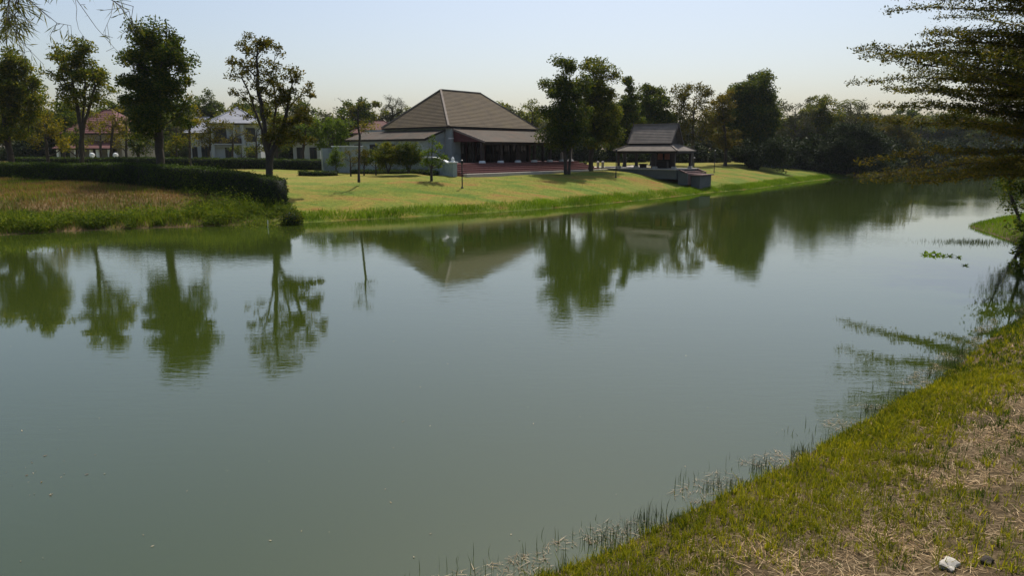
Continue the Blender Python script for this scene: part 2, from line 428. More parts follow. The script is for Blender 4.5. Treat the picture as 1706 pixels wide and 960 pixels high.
def grow(trunks, clusters, r_base, r_tip=.012):
    """trunks: list of (points, parent trunk node or None); clusters -> branch network"""
    nodes, par, attach = [], [], []
    for pts_, start in trunks:
        prev = start if start is not None else -1
        pp = np.array(pts_, float)
        for q in range(len(pp)):
            if q == 0 and start is not None: continue
            if q > 0:
                seg = max(1, int(np.linalg.norm(pp[q] - pp[q-1]) / .6))
                for s_ in range(1, seg + 1):
                    t = s_ / seg; pos = pp[q-1] * (1 - t) + pp[q] * t
                    pos = pos + rng.normal(size=3) * .035
                    nodes.append(pos); par.append(prev); prev = len(nodes) - 1; attach.append(q > 0)
            else:
                nodes.append(pp[0]); par.append(-1); prev = len(nodes) - 1; attach.append(False)
    base_z = nodes[0][2]
    top = max(n[2] for n in nodes)
    N = [np.array(n, float) for n in nodes]
    ax_ = np.array([0, 0, 1])
    cl = np.array(clusters)
    order = np.argsort(np.min(np.linalg.norm(cl[:, None, :] - np.array(N)[None], axis=2), axis=1))
    zmin_attach = base_z + (top - base_z) * .22
    ends = []
    for ci in order:
        c = cl[ci]; A = np.array(N)
        dv = c - A; dist = np.linalg.norm(dv, axis=1); hd = np.linalg.norm(dv[:, :2], axis=1)
        cost = dist + 1.6 * np.maximum(0, A[:, 2] - (c[2] - .45 * hd)) + 5 * (A[:, 2] < min(zmin_attach, c[2] - .1))
        k = int(np.argmin(cost)); a = N[k]; L = dist[k]
        ns = max(1, int(L / .75)); prev = k
        for s_ in range(1, ns + 1):
            t = s_ / ns
            p_ = a * (1 - t) + c * t
            p_[2] += -math.sin(t * math.pi) * .07 * L
            if s_ < ns: p_ = p_ + rng.normal(size=3) * .06 * min(1.5, L)
            N.append(p_); par.append(prev); prev = len(N) - 1
        ends.append(prev)
    cnt = np.zeros(len(N))
    for e in ends:
        q = e
        while q >= 0: cnt[q] += 1; q = par[q]
    roots = [i for i in range(len(N)) if par[i] < 0]
    tot = sum(max(1, cnt[i]) for i in roots)
    r = np.maximum(r_base * (np.maximum(cnt, .6) / tot) ** .62, r_tip)
    for i in range(len(N)):
        hgt = N[i][2] - base_z
        if hgt < .6: r[i] *= 1.0 + .35 * (1 - hgt / .6)
    return N, par, r
def blob_clusters(blobs, spacing):
    cs, ws = [], []
    for (c, rad, w) in blobs:
        vol = 4.19 * rad[0] * rad[1] * rad[2]
        n = max(2, int(vol / spacing ** 3 * w))
        q = rng.normal(size=(n, 3)); q /= np.linalg.norm(q, axis=1)[:, None]
        q *= (rng.random(n) ** .45)[:, None]
        cs.append(np.array(c) + q * np.array(rad)); ws.append(np.full(n, w))
    return np.vstack(cs), np.concatenate(ws)
def plant(name, label, cat, base, trunks, blobs, leaf, bark='bark', r_base=.22, spacing=.95, per=140, cr=.75, ll=.26, lw=.13, group=None, trunk_name='trunk', crown_name='crown', tip=.012):
    """blobs in world coords relative to base; leaf clumps hang on a grown branch network"""
    root = empty(name, base); tag(root, label, cat, group)
    cs, ws = blob_clusters(blobs, spacing)
    N, par, r = grow(trunks, cs, r_base, tip)
    V, F = skeleton_mesh(N, par, r)
    npmesh(trunk_name, V, F, M[bark], root, smooth=True)
    # leaves round the cluster centres
    n_each = np.maximum(6, (per * np.clip(ws, .35, 1.3) * rng.uniform(.6, 1.4, len(cs)))).astype(int)
    C = np.repeat(cs, n_each, axis=0); crr = np.repeat(cr * rng.uniform(.65, 1.3, len(cs)), n_each)
    q = rng.normal(size=C.shape); q /= np.linalg.norm(q, axis=1)[:, None]; q *= (rng.random(len(C)) ** .5)[:, None]
    q[:, 2] *= .72
    C = C + q * crr[:, None]
    V, F = leaves(C, ll * rng.uniform(.6, 1.3, len(C)), lw * rng.uniform(.7, 1.3, len(C)))
    npmesh(crown_name, V, F, M[leaf], root)
    return root
def px_tree(name, label, cat, px, ymid, blobs, leaf, fork=.55, stems=None, base_xy=None, depth=1.0, Y=None, **kw):
    """blobs given in photograph pixels at the tree's own distance (bx, by, rx, ry, weight)"""
    Y = Y or Ymid(ymid); X = Xat(px, 280, Y)
    z0 = H(X, Y) - .05
    bw = []
    zt = -1e9
    for bl in blobs:
        bx, by, rx, ry = bl[:4]; w = bl[4] if len(bl) > 4 else 1.0
        cx = Xat(bx, by, Y) - X; cz = Zat(by, Y) - z0
        k = Y / 1160.
        off = rng.uniform(-.35, .35) * rx * k
        bw.append(((cx, off, cz), (rx * k, rx * k * depth, ry * k * .97), w)); zt = max(zt, cz + ry * k)
    if stems is None:
        cxm = np.average([q[0][0] for q in bw], weights=[q[1][0] * q[1][2] for q in bw])
        top = zt * .8
        trunks = [([(0, 0, 0), (cxm * .15, 0, top * .35), (cxm * .6, .1, top * .7), (cxm, 0, top)], None)]
    else:
        trunks = []
        for st in stems:
            trunks.append(([(Xat(a, b_, Y) - X, c_, max(0, Zat(b_, Y) - z0)) for a, b_, c_ in st], None))
    return plant(name, label, cat, (X, Y, z0), trunks, bw, leaf, **kw)

# ---------------------------------------------------------------- the main house
def slope(mb, e0, e1, t0, t1, n, h=.032):
    """stepped tile courses between eave e0-e1 and top t0-t1"""
    e0, e1, t0, t1 = [np.array(q, float) for q in (e0, e1, t0, t1)]
    nrm = np.cross(e1 - e0, t0 - e0) if np.linalg.norm(t0 - e0) > 1e-6 else np.cross(e1 - e0, t1 - e0)
    nrm /= np.linalg.norm(nrm)
    if nrm[2] < 0: nrm = -nrm
    for i in range(n):
        a, b_ = i / n, (i + 1) / n
        p0, p1 = e0 + (t0 - e0) * a, e1 + (t1 - e1) * a
        q0, q1 = e0 + (t0 - e0) * b_, e1 + (t1 - e1) * b_
        up = nrm * h
        mb.add([p0 + up, p1 + up, q1 + up * .05, q0 + up * .05, p0 - up * .3, p1 - up * .3], [(0, 1, 2, 3), (4, 5, 1, 0)])
    return mb
def roof_part(name, parent, mat, slopes, n, soffit=.14, fascia=True):
    mb = MB()
    for s_ in slopes: slope(mb, *s_, n)
    o = mb.build(name, mat, parent)
    if fascia:
        for s_ in slopes:
            e0, e1 = np.array(s_[0], float), np.array(s_[1], float)
            d_ = (e1 - e0) / np.linalg.norm(e1 - e0)
            inn = np.array([-d_[1], d_[0], 0]); c_ = (np.array(s_[2], float) + np.array(s_[3], float)) / 2 - e0
            if inn @ c_ < 0: inn = -inn
            MB().bar(e0 + inn * .06 - np.array([0, 0, .11]), e1 + inn * .06 - np.array([0, 0, .11]), .05, .16).build('fascia_board', M['fascia'], o)
    return o
def cap(parent, a, b, w=.2, h=.12, name='ridge_cap', mat='ridge'):
    a = np.array(a, float); b = np.array(b, float)
    MB().bar(a + [0, 0, .05], b + [0, 0, .05], w, h).build(name, M[mat], parent)

HA = R(48.5)
house = empty('thai_house', (-6.4, 70.8, 2.0), HA)
tag(house, 'large white-walled house with tall brown hipped roof and deep veranda', 'house')
def hz_(z): return z - 2.0
LX, LY = 14.3, 10.9
ZE, ZR = hz_(6.88), hz_(10.95)
rc = (LX / 2, LY / 2); hr = 3.1
r0, r1 = (rc[0] - hr, rc[1], ZR), (rc[0] + hr, rc[1], ZR)
c00, c10, c11, c01 = (0, 0, ZE), (LX, 0, ZE), (LX, LY, ZE), (0, LY, ZE)
ro = roof_part('roof', house, M['roof_brown'], [(c00, c10, r0, r1), (c10, c11, r1, r1), (c11, c01, r1, r0), (c01, c00, r0, r0)], 26)
for a, b_ in ((c00, r0), (c10, r1), (c11, r1), (c01, r0)): cap(ro, a, b_, name='hip_cap')
cap(ro, r0, r1)
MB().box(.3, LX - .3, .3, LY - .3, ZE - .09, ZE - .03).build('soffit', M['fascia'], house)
# walls
FL = hz_(3.22)
wl = MB().box(.45, .8, .45, 14.5, 0, hz_(6.74)).build('side_wall', M['white_wall'], house)
MB().box(.8, LX - .8, 10.2, 10.5, 0, hz_(6.74)).build('rear_wall', M['white_wall'], house)
MB().box(LX - .8, LX - .45, .8, 10.5, 0, hz_(6.74)).build('end_wall', M['maroon'], house)
MB().box(1.75, LX - .8, .85, 1.05, FL, hz_(6.74)).build('front_wall', M['maroon'], house)
MB().box(.44, 1.75, .1, .45, 0, hz_(6.76)).build('corner_pier', M['white_wall'], house, .02)
MB().box(.36, 1.83, .02, .445, hz_(5.62), hz_(5.74)).build('pier_ledge', M['white_paint'], house)
x = 2.0
for i in range(8):
    dr = MB().box(x, x + 1.15, .78, .86, FL + .03, FL + 2.15).build('door', M['dark_wood'], house)
    for j in range(2):
        MB().box(x + .12 + j * .5, x + .53 + j * .5, .755, .785, FL + .9, FL + 1.95).build('pane', M['glass'], dr)
    x += 1.42
# veranda roof with a returned end, lean-to on the side
VY, VZ0, VZ1, VX1 = -4.45, hz_(6.62), hz_(5.30), 16.0
vr = roof_part('veranda_roof', house, M['roof_lean'], [((.62, VY, VZ1), (VX1, VY, VZ1), (.62, .1, VZ0), (LX - .2, .1, VZ0)),
     ((VX1, VY, VZ1), (VX1, 10.6, VZ1), (LX - .2, .1, VZ0), (LX - .2, 10.6, VZ0))], 12)
cap(vr, (VX1, VY, VZ1), (LX - .2, .1, VZ0), name='hip_cap')
MB().bar((.62, VY, VZ1 - .02), (.62, .1, VZ0 - .02), .09, .2).build('barge_board', M['ridge'], vr)
MB().prism([(VY + .5, VZ1 + .02), (.05, VZ1 + .02), (.05, VZ0 - .1)], .7, .78, 'x').build('gable_infill', M['maroon'], house)
lr = roof_part('lean_to_roof', house, M['roof_lean'], [((-2.3, 14.6, hz_(5.62)), (-2.3, .95, hz_(5.62)), (.42, 14.6, hz_(6.55)), (.42, .95, hz_(6.55)))], 9)
MB().bar((-2.3, .95, hz_(5.60)), (.42, .95, hz_(6.53)), .09, .2).build('barge_board', M['fascia'], lr)
MB().prism([(-2.0, hz_(5.5)), (.44, hz_(5.5)), (.44, hz_(6.4))], 1.1, 1.2).build('gable_infill', M['white_wall'], house)
MB().box(-1.9, .44, 1.1, 1.3, 0, hz_(5.49)).build('wing_wall', M['white_wall'], house)
MB().box(-1.9, -1.7, 1.3, 14.3, 0, hz_(5.50)).build('wing_wall', M['white_wall'], house)
for yy in (3.2, 6.2, 9.2, 12.0):
    w = MB().box(-1.99, -1.89, yy, yy + 1.3, hz_(3.9), hz_(5.1)).build('window', M['dark_wood'], house)
    MB().box(-2.01, -1.985, yy + .12, yy + 1.18, hz_(4.02), hz_(4.98)).build('pane', M['glass'], w)
# veranda floor and brick steps
MB().box(-4.4, 16.4, -4.4, .8, -.3, FL).build('veranda_floor', M['brick_red'], house)
MB().box(LX - .4, 16.4, .8, 10.6, -.3, FL - .003).build('veranda_floor', M['brick_red'], house)
NS = 5; rise = (FL - .34) / NS
for k in range(NS):
    y0 = -4.4 - .42 * (k + 1)
    MB().box(-4.4, 16.4 + .42 * (k + 1), y0, y0 + .42 - .003, -.3, FL - rise * (k + 1)).build('step', M['brick_red'], house, .015)
    MB().box(16.4 + .42 * k + .003, 16.4 + .42 * (k + 1), y0 + .425, 10, -.3, FL - rise * (k + 1) - .004).build('step', M['brick_red'], house, .015)
yb = -4.4 - .42 * NS
MB().box(-4.4, 19.0, yb - .5, yb - .004, -.3, .36).build('kerb', M['pale_stone'], house, .02)
for i, xx in enumerate((.9, 3.6, 6.3, 9.0, 11.7, 13.9, 15.5)):
    c_ = MB().box(xx - .15, xx + .15, -3.95, -3.65, FL + .22, VZ1 - .05).build('column', M['plaster_tan'] if i >= 5 else M['dark_wood'], house, .02)
    MB().lathe([(.34, FL), (.36, FL + .08), (.3, FL + .2), (.22, FL + .23)], 12, (xx, -3.8)).build('column_base', M['white_paint'], c_)
for xx in (2.2, 5.1, 8.0, 10.9, 13.6):
    MB().box(xx - .13, xx + .13, -1.4, -1.14, FL, hz_(6.2)).build('column', M['dark_wood'], house, .02)
MB().box(.8, 15.7, -3.9, -3.7, VZ1 - .28, VZ1 - .05).build('veranda_beam', M['dark_wood'], house)
MB().box(14.2, 16.3, 9.2, 9.45, FL, FL + .75).build('parapet', M['white_paint'], house)

# white garden wall in front of the house
def world_h(lx, ly): return (house.location[0] + lx * math.cos(HA) - ly * math.sin(HA), house.location[1] + lx * math.sin(HA) + ly * math.cos(HA))
gw = empty('garden_wall', (*world_h(-5.2, -6.2), 2.0), HA)
tag(gw, 'low white garden wall with swept-down end and finial pillar by the brick steps', 'wall')
prof = [(13.85, -.3), (13.85, 1.78)] + [(y, 1.78) for y in (12, 8, 3.0)] + [(2.4, 1.75), (1.8, 1.66), (1.3, 1.5), (.9, 1.34), (.5, 1.22)] + [(.5, -.3)]
MB().prism(prof, -.14, .14, 'x').build('wall_panel', M['white_wall'], gw)
cp = MB()
top = [p_ for p_ in prof[1:-1]]
for a, b_ in zip(top[:-1], top[1:]): cp.bar((0, a[0], a[1] + .05), (0, b_[0] - .02, b_[1] + .05), .4, .1)
cp.build('coping', M['white_paint'], gw)
MB().box(-.27, .27, -.05, .5, -.3, 1.36).build('pillar', M['white_wall'], gw, .02)
MB().box(-.34, .34, -.12, .57, 1.36, 1.46).build('pillar_cap', M['white_paint'], gw, .02)
MB().lathe([(.2, 1.46), (.22, 1.52), (.1, 1.58), (.16, 1.68), (.13, 1.78), (.03, 1.9), (.01, 1.95)], 12, (0, .22)).build('finial', M['white_paint'], gw)
gw2 = empty('garden_wall', (*world_h(-5.2, 7.4), 2.1), HA)
tag(gw2, 'taller blank white wall block at the rear end of the low garden wall', 'wall')
MB().box(-.2, .2, .3, 5.2, -.3, 2.75).build('wall_panel', M['white_wall'], gw2)
MB().box(-.27, .27, .23, 5.27, 2.75, 2.85).build('coping', M['white_paint'], gw2)
MB().box(-1.6, -.2, 4.9, 5.2, -.3, 2.6).build('return_wall', M['white_wall'], gw2)

# ---------------------------------------------------------------- riverside pavilion
PA = R(-37)
PX, PY = Xat(1090, 270, 79.5), 79.5
pav = empty('pavilion', (PX, PY, 2.0), PA)
tag(pav, 'open dark timber pavilion with steep two-tier grey tiled roof on a terrace', 'pavilion')
PL, PW = 3.9, 2.65      # half size of the skirt roof
pf = Zat(280, 79.5) - 2.0
pe = Zat(251.5, 78.0) - 2.0
pr = Zat(207.5, 79.5) - 2.0
pm = Zat(238.5, 78.5) - 2.0
ul, uw = 2.3, 1.15
sk = roof_part('skirt_roof', pav, M['roof_grey'], [((-PL, -PW, pe), (PL, -PW, pe), (-ul, -uw, pm - .1), (ul, -uw, pm - .1)), ((PL, -PW, pe), (PL, PW, pe), (ul, -uw, pm - .1), (ul, uw, pm - .1)),
    ((PL, PW, pe), (-PL, PW, pe), (ul, uw, pm - .1), (-ul, uw, pm - .1)), ((-PL, PW, pe), (-PL, -PW, pe), (-ul, uw, pm - .1), (-ul, -uw, pm - .1))], 9)
for sx in (-1, 1):
    for sy in (-1, 1): cap(sk, (sx * PL, sy * PW, pe), (sx * ul, sy * uw, pm - .1), .16, .1, 'hip_cap')
u2 = ul + .45
gr_ = roof_part('gable_roof', pav, M['roof_grey'], [((-u2, -uw - .35, pm), (u2, -uw - .35, pm), (-u2 + .0, 0, pr), (u2 - .0, 0, pr)), ((u2, uw + .35, pm), (-u2, uw + .35, pm), (u2, 0, pr), (-u2, 0, pr))], 12)
cap(gr_, (-u2, 0, pr), (u2, 0, pr), .2, .12, 'ridge_cap', 'roof_grey')
for sx in (-1, 1):
    MB().prism([(-uw, pm - .25), (uw, pm - .25), (0, pr - .22)], sx * (u2 - .45) - .04, sx * (u2 - .45) + .04, 'x').build('gable_infill', M['dark_wood'], pav)
    for sy in (-1, 1):
        MB().bar((sx * u2, sy * (uw + .38), pm - .03), (sx * u2, 0, pr - .0), .08, .2).build('barge_board', M['dark_wood'], gr_)
    MB().bar((sx * u2, 0, pr), (sx * (u2 + .12), 0, pr + .38), .06, .1).build('finial', M['dark_wood'], gr_)
MB().box(-ul, ul, -uw + .05, uw - .05, pm - .5, pm - .12).build('clerestory', M['dark_wood'], pav)
for ix in range(4):
    for iy in (-1, 1):
        xx = -3.4 + ix * 2.267; yy = iy * 2.2
        po = MB().box(xx - .13, xx + .13, yy - .13, yy + .13, pf + .25, pe + .02).build('post', M['dark_wood'], pav, .015)
        MB().box(xx - .22, xx + .22, yy - .22, yy + .22, pf, pf + .25).build('post_base', M['concrete'], po, .02)
for iy in (-1, 1): MB().box(-3.5, 3.5, iy * 2.2 - .08, iy * 2.2 + .08, pe - .28, pe - .06).build('beam', M['dark_wood'], pav)
for ix in (-1, 1): MB().box(ix * 3.4 - .08, ix * 3.4 + .08, -2.1, 2.1, pe - .28, pe - .07).build('beam', M['dark_wood'], pav)
MB().box(-4.3, 4.05, -3.0, 3.0, -.6, pf - .1).build('plinth', M['grey_render'], pav)
MB().box(-4.4, 4.15, -3.1, 3.1, pf - .1, pf).build('floor_slab', M['concrete'], pav, .02)
# screen with two red panels inside
MB().box(-.4, 1.9, .9, 1.1, pf, pe - .3).build('screen_wall', M['dark_wood'], pav)
for xx in (.0, .85): MB().box(xx, xx + .6, .86, .9, pf + .95, pf + 1.8).build('screen_panel', M['panel_red'], pav)
MB().box(-.2, 1.6, -.1, .5, pf, pf + .8).build('altar_table', M['dark_wood'], pav, .02)
for xx in (-2.9, -1.4): MB().box(xx, xx + 1.2, 1.7, 2.0, pf + .38, pf + .45).build('bench_seat', M['dark_wood'], pav); MB().box(xx + .15, xx + 1.05, 1.8, 1.9, pf, pf + .38).build('bench_leg', M['dark_wood'], pav)
# landing towards the river
tz = Zat(290.5, 75.5) - 2.0
ld = empty('landing', pav.location[:], PA)
tag(ld, 'grey-walled brick-floored landing stepping down from the pavilion to the river', 'landing')
MB().box(4.2, 4.7, -2.4, 2.4, -1.2, tz + .3).build('step', M['brick_dull'], ld, .02)
MB().box(4.7, 5.2, -2.4, 2.4, -1.2, tz + .12).build('step', M['brick_dull'], ld, .02)
MB().box(5.2, 6.2, -1.6, 1.6, -1.7, tz - .12).build('landing_base', M['grey_render'], ld)
MB().box(5.2, 6.45, -1.8, 1.8, tz - .12, tz).build('landing_floor', M['brick_dull'], ld, .02)
for sy in (-1, 1):
    MB().prism([(4.16, -1.2), (5.2, -1.2), (5.2, tz + .1), (4.9, tz + .12), (4.16, pf - .12)], sy * 2.6 - .12, sy * 2.6 + .12).build('side_wall', M['grey_render'], ld)
    MB().bar((4.2, sy * 2.6, pf - .06), (5.15, sy * 2.6, tz + .16), .32, .09).build('coping', M['brick_dull'], ld)

# paved path between house and pavilion
pa = np.array([P(905, 284, 2.25), P(960, 281, 2.28), P(1010, 279.5, 2.28), P(1045, 279, 2.28), P(1075, 276.5, 2.3)])
pv, pfc = [], []
res = []
for a, b_ in zip(pa[:-1], pa[1:]):
    for k in range(6): res.append(a + (b_ - a) * k / 6)
res.append(pa[-1]); res = np.array(res)
for i, q in enumerate(res):
    d_ = res[min(i + 1, len(res) - 1)] - res[max(i - 1, 0)]; d_ /= np.linalg.norm(d_); n_ = np.array([-d_[1], d_[0]])
    for s_ in (-1, -.33, .33, 1):
        w_ = q + n_ * s_ * 1.1
        pv.append((*w_, H(*w_) + .1))
    for s_ in (-1, 1):
        w_ = q + n_ * s_ * 1.1
        pv.append((*w_, H(*w_) - .3))
for i in range(len(res) - 1):
    a = i * 6; b_ = a + 6
    pfc += [(a, b_, b_ + 1, a + 1), (a + 1, b_ + 1, b_ + 2, a + 2), (a + 2, b_ + 2, b_ + 3, a + 3), (a + 4, b_ + 4, b_, a), (a + 3, b_ + 3, b_ + 5, a + 5)]
tag(npmesh('path', pv, pfc, M['pale_stone']), 'pale stone path from the brick steps to the pavilion', kind='structure')

# ---------------------------------------------------------------- neighbouring houses
def house_window(parent, x0, x1, z0, z1, y, mat='dark_wood'):
    w = MB().box(x0, x1, y - .06, y + .04, z0, z1).build('window', M[mat], parent)
    k = 2
    for j in range(k):
        a = x0 + .08 + (x1 - x0 - .08) * j / k
        MB().box(a, a + (x1 - x0 - .08) / k - .08, y - .075, y - .055, z0 + .08, z1 - .08).build('pane', M['glass'], w)
def hip(parent, x0, x1, y0, y1, z0, z1, mat, name='roof', n=12):
    cy = (y0 + y1) / 2; hy = (y1 - y0) / 2 * .9
    a, b_ = (x0 + hy, cy, z1), (x1 - hy, cy, z1)
    o = roof_part(name, parent, M[mat], [((x0,y0,z0),(x1,y0,z0),a,b_), ((x1,y0,z0),(x1,y1,z0),b_,b_), ((x1,y1,z0),(x0,y1,z0),b_,a), ((x0,y1,z0),(x0,y0,z0),a,a)], n)
    MB().box(x0 + .15, x1 - .15, y0 + .15, y1 - .15, z0 - .16, z0 - .06).build('soffit', M['white_paint'], parent)
    for e, t_ in (((x0,y0,z0),a), ((x1,y0,z0),b_)): cap(o, e, t_, .18, .1, 'hip_cap', mat)
    cap(o, a, b_, .18, .1, 'ridge_cap', mat)
    return o
YW = 112.
wx0 = Xat(372, 240, YW); wz = H(wx0, YW) - .1
wh = empty('white_house', (wx0, YW, wz), R(14))
tag(wh, 'two-storey white house with grey hipped roof and balcony behind the hedge', 'house')
e1 = Zat(205, YW) - wz; rg = Zat(176, YW) - wz
MB().box(-1.6, 5.6, 0, 8, -.3, e1).build('wall', M['house_white'], wh)
MB().box(-5.4, -1.6, 1.5, 8, -.3, e1 - 1.5).build('wall', M['house_white'], wh)
hip(wh, -2.2, 6.3, -.9, 8.8, e1, rg, 'roof_slate')
hip(wh, -6.0, -1.2, .8, 8.6, e1 - 1.5, rg - 1.6, 'roof_slate', 'wing_roof')
for (a, b_, c_, d_) in ((-1.2, .6, 3.6, 5.6), (3.6, 5.0, 3.4, 5.6), (.2, 1.2, .6, 2.5), (3.4, 5.0, .2, 2.6)): house_window(wh, a, b_, c_, d_, 0)
for (a, b_, c_, d_) in ((-5.0, -4.2, .9, 2.6), (-3.6, -2.5, .6, 2.6)): house_window(wh, a, b_, c_, d_, 1.5)
for xx in (-1.5, 1.8, 3.1): MB().box(xx - .25, xx + .25, -.7, -.25, -.3, e1 - .2).build('column', M['house_white'], wh)
MB().box(-1.5, 3.1, -.9, -.003, 2.9, 3.1).build('balcony_floor', M['house_white'], wh)
MB().box(-1.3, 2.9, -.86, -.8, 3.1, 3.95).build('balcony_rail', M['dark_wood'], wh)
MB().box(-1.9, 5.9, -.5, -.003, 2.55, 2.75).build('string_course', M['house_white'], wh)
YO = 100.
ox = Xat(505, 250, YO); oz = H(ox, YO) - .1
oh = empty('outbuilding', (ox, YO, oz), R(8))
tag(oh, 'small white flat-roofed outbuilding half hidden between shrubs', 'building')
MB().box(-1.4, 2.4, 0, 5, -.3, Zat(240, YO) - oz).build('wall', M['house_white'], oh)
MB().box(-1.6, 2.6, -.3, 5.2, Zat(240, YO) - oz, Zat(238, YO) - oz + .1).build('roof_slab', M['concrete'], oh)
house_window(oh, -.9, .1, .8, 2.5, 0); house_window(oh, .9, 1.9, .8, 2.5, 0)
YR = 104.
rx = Xat(158, 240, YR); rz_ = H(rx, YR) - .1
rh = empty('red_roofed_house', (rx, YR, rz_), R(-6))
tag(rh, 'house with dull red tiled roof and columned porch behind the gate posts', 'house')
e1 = Zat(222, YR) - rz_; rg = Zat(180, YR) - rz_
MB().box(-4.2, 4.2, 0, 8, -.3, e1).build('wall', M['plaster_tan'], rh)
hip(rh, -5.0, 5.0, -.9, 8.9, e1, rg, 'roof_red')
pz = Zat(247, YR) - rz_
roof_part('porch_roof', rh, M['roof_red'], [((-4.6, -3.0, pz), (4.6, -3.0, pz), (-4.2, -.05, pz + 1.1), (4.2, -.05, pz + 1.1))], 6)
for xx in (-4.0, -1.2, 1.2, 2.2, 4.0): MB().box(xx - .17, xx + .17, -2.7, -2.36, -.3, pz - .02).build('column', M['white_paint'], rh)
for (a, b_) in ((-3.2, -1.8), (-.6, .7), (1.8, 3.4)): house_window(rh, a, b_, .5, 2.3, 0)
YB = 125.
bx = Xat(628, 220, YB); bz = H(bx, YB) - .1
rb = empty('red_roofed_house', (bx, YB, bz), R(20))
tag(rb, 'house with orange red roof peeping out behind the large brown-roofed house', 'house')
e1 = Zat(222, YB) - bz; rg = Zat(200, YB) - bz
MB().box(-4, 5, 0, 7, -.3, e1).build('wall', M['plaster_tan'], rb)
hip(rb, -4.8, 5.8, -.9, 7.9, e1, rg, 'roof_red')
house_window(rb, -3, -1.6, 1, 2.6, 0); house_window(rb, .5, 2, 1, 2.6, 0)

# ---------------------------------------------------------------- hedges
def hedge(label, A, B, width, height, ll=.13, dens=260, rough=.08, group=None, name='clipped_hedge', h1=None):
    h1 = h1 or height
    A = np.array(A, float); B = np.array(B, float); d_ = B - A; L = np.linalg.norm(d_); d_ /= L; n_ = np.array([-d_[1], d_[0]])
    root = empty(name, (*A, H(*A) - .1)); tag(root, label, 'hedge', group)
    z0 = H(*A) - .1
    k = max(2, int(L / 1.5)); cv, cf = [], []
    hts = []
    for i in range(k + 1):
        p_ = A + d_ * L * i / k; g = H(*p_) - .12 - z0; hts.append(g)
        for s_, zz in ((-1, 0), (1, 0), (1, 1), (-1, 1)):
            q = p_ - A + n_ * s_ * (width / 2 - .08)
            cv.append((q[0], q[1], g + zz * (height + (h1 - height) * i / k - .06)))
    for i in range(k):
        for j in range(4): cf.append((i*4+j, (i+1)*4+j, (i+1)*4+(j+1)%4, i*4+(j+1)%4))
    cf += [(0,1,2,3), (k*4+3,k*4+2,k*4+1,k*4)]
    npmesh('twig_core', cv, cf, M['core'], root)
    areas = [L * height, L * height, L * width, width * height, width * height]
    C = []
    for fi, a_ in enumerate(areas):
        n = int(a_ * dens); u = rng.random(n); w = rng.random(n)
        if fi < 2: s_ = u * L; o_ = np.full(n, (-.5 if fi == 0 else .5) * width); z = w * height
        elif fi == 2: s_ = u * L; o_ = (w - .5) * width; z = np.full(n, height)
        else: s_ = np.full(n, 0. if fi == 3 else L); o_ = (u - .5) * width; z = w * height
        g = np.interp(s_ / L * k, np.arange(k + 1), hts)
        bump = rough * (np.sin(s_ * 1.7) + np.sin(s_ * 3.1 + z * 2) + np.sin(s_ * 7.3 + z * 5 + o_ * 4)) * .4 + np.where(rng.random(n) < .04, rng.random(n) * .18, 0)
        pt = d_[None] * s_[:, None] + n_[None] * o_[:, None] * (1 + (bump / width)[:, None])
        C.append(np.column_stack([pt, g + z * (1 + (h1 / height - 1) * s_ / L) + bump * .6]))
    C = np.vstack(C) + rng.normal(size=(sum(len(c) for c in C), 3)) * .035
    V, F = leaves(C, ll * rng.uniform(.6, 1.3, len(C)), ll * .5 * rng.uniform(.7, 1.3, len(C)))
    npmesh('foliage', V, F, M['leaf_hedge'], root)
    return root
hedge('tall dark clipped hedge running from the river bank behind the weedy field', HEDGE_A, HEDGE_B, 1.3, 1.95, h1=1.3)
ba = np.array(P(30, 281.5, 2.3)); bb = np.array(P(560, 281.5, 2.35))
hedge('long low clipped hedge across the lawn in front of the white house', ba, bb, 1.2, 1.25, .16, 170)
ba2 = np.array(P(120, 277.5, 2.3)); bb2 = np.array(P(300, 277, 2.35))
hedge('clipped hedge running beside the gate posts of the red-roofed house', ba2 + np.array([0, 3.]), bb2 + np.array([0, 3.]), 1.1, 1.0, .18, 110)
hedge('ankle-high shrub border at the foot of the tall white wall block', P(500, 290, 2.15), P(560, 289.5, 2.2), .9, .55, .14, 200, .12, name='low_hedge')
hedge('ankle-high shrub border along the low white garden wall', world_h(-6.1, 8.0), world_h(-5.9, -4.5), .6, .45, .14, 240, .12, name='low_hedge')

# ---------------------------------------------------------------- riverside trees
T = px_tree
T('broadleaf_tree', 'dark bushy tree with low wide crown beyond the hedge, farthest from the house', 'tree', 20, 329, [(12,108,33,32),(22,150,40,36),(32,190,32,30),(-22,150,40,55),(66,165,12,10,.7),(10,222,40,20,.7),(-30,215,35,30)], 'leaf_mid', r_base=.28)
T('broadleaf_tree', 'tall green tree with open lower branches in front of the red-roofed house', 'tree', 136, 334, [(128,92,34,22),(97,104,20,20),(163,128,26,15,1),(177,146,14,16,1),(87,128,17,14),(132,128,36,26,.8),(152,164,32,16,.9),(105,160,26,14,.8),(118,182,26,12,.5)], 'leaf_mid', r_base=.26, stems=[[(136,300,0),(136,215,0),(122,160,.2),(118,100,0)],[(136,300,.1),(138,210,.1),(155,170,-.3),(160,120,0)],[(136,300,.1),(137,205,.1),(138,150,.3),(135,95,.3)]])
T('broadleaf_tree', 'tallest dense dark green tree standing behind the hedge', 'tree', 268, 345, [(256,58,36,22,1.3),(240,92,40,28,1.3),(284,98,30,32,1.3),(232,140,34,26,1.2),(288,148,30,34,1.2),(256,150,36,40,1.2),(255,190,42,32,1.1),(300,200,24,28,.9),(238,222,24,16,.9),(210,98,14,9),(312,170,14,24,.8)], 'leaf_dark', r_base=.32, per=125)
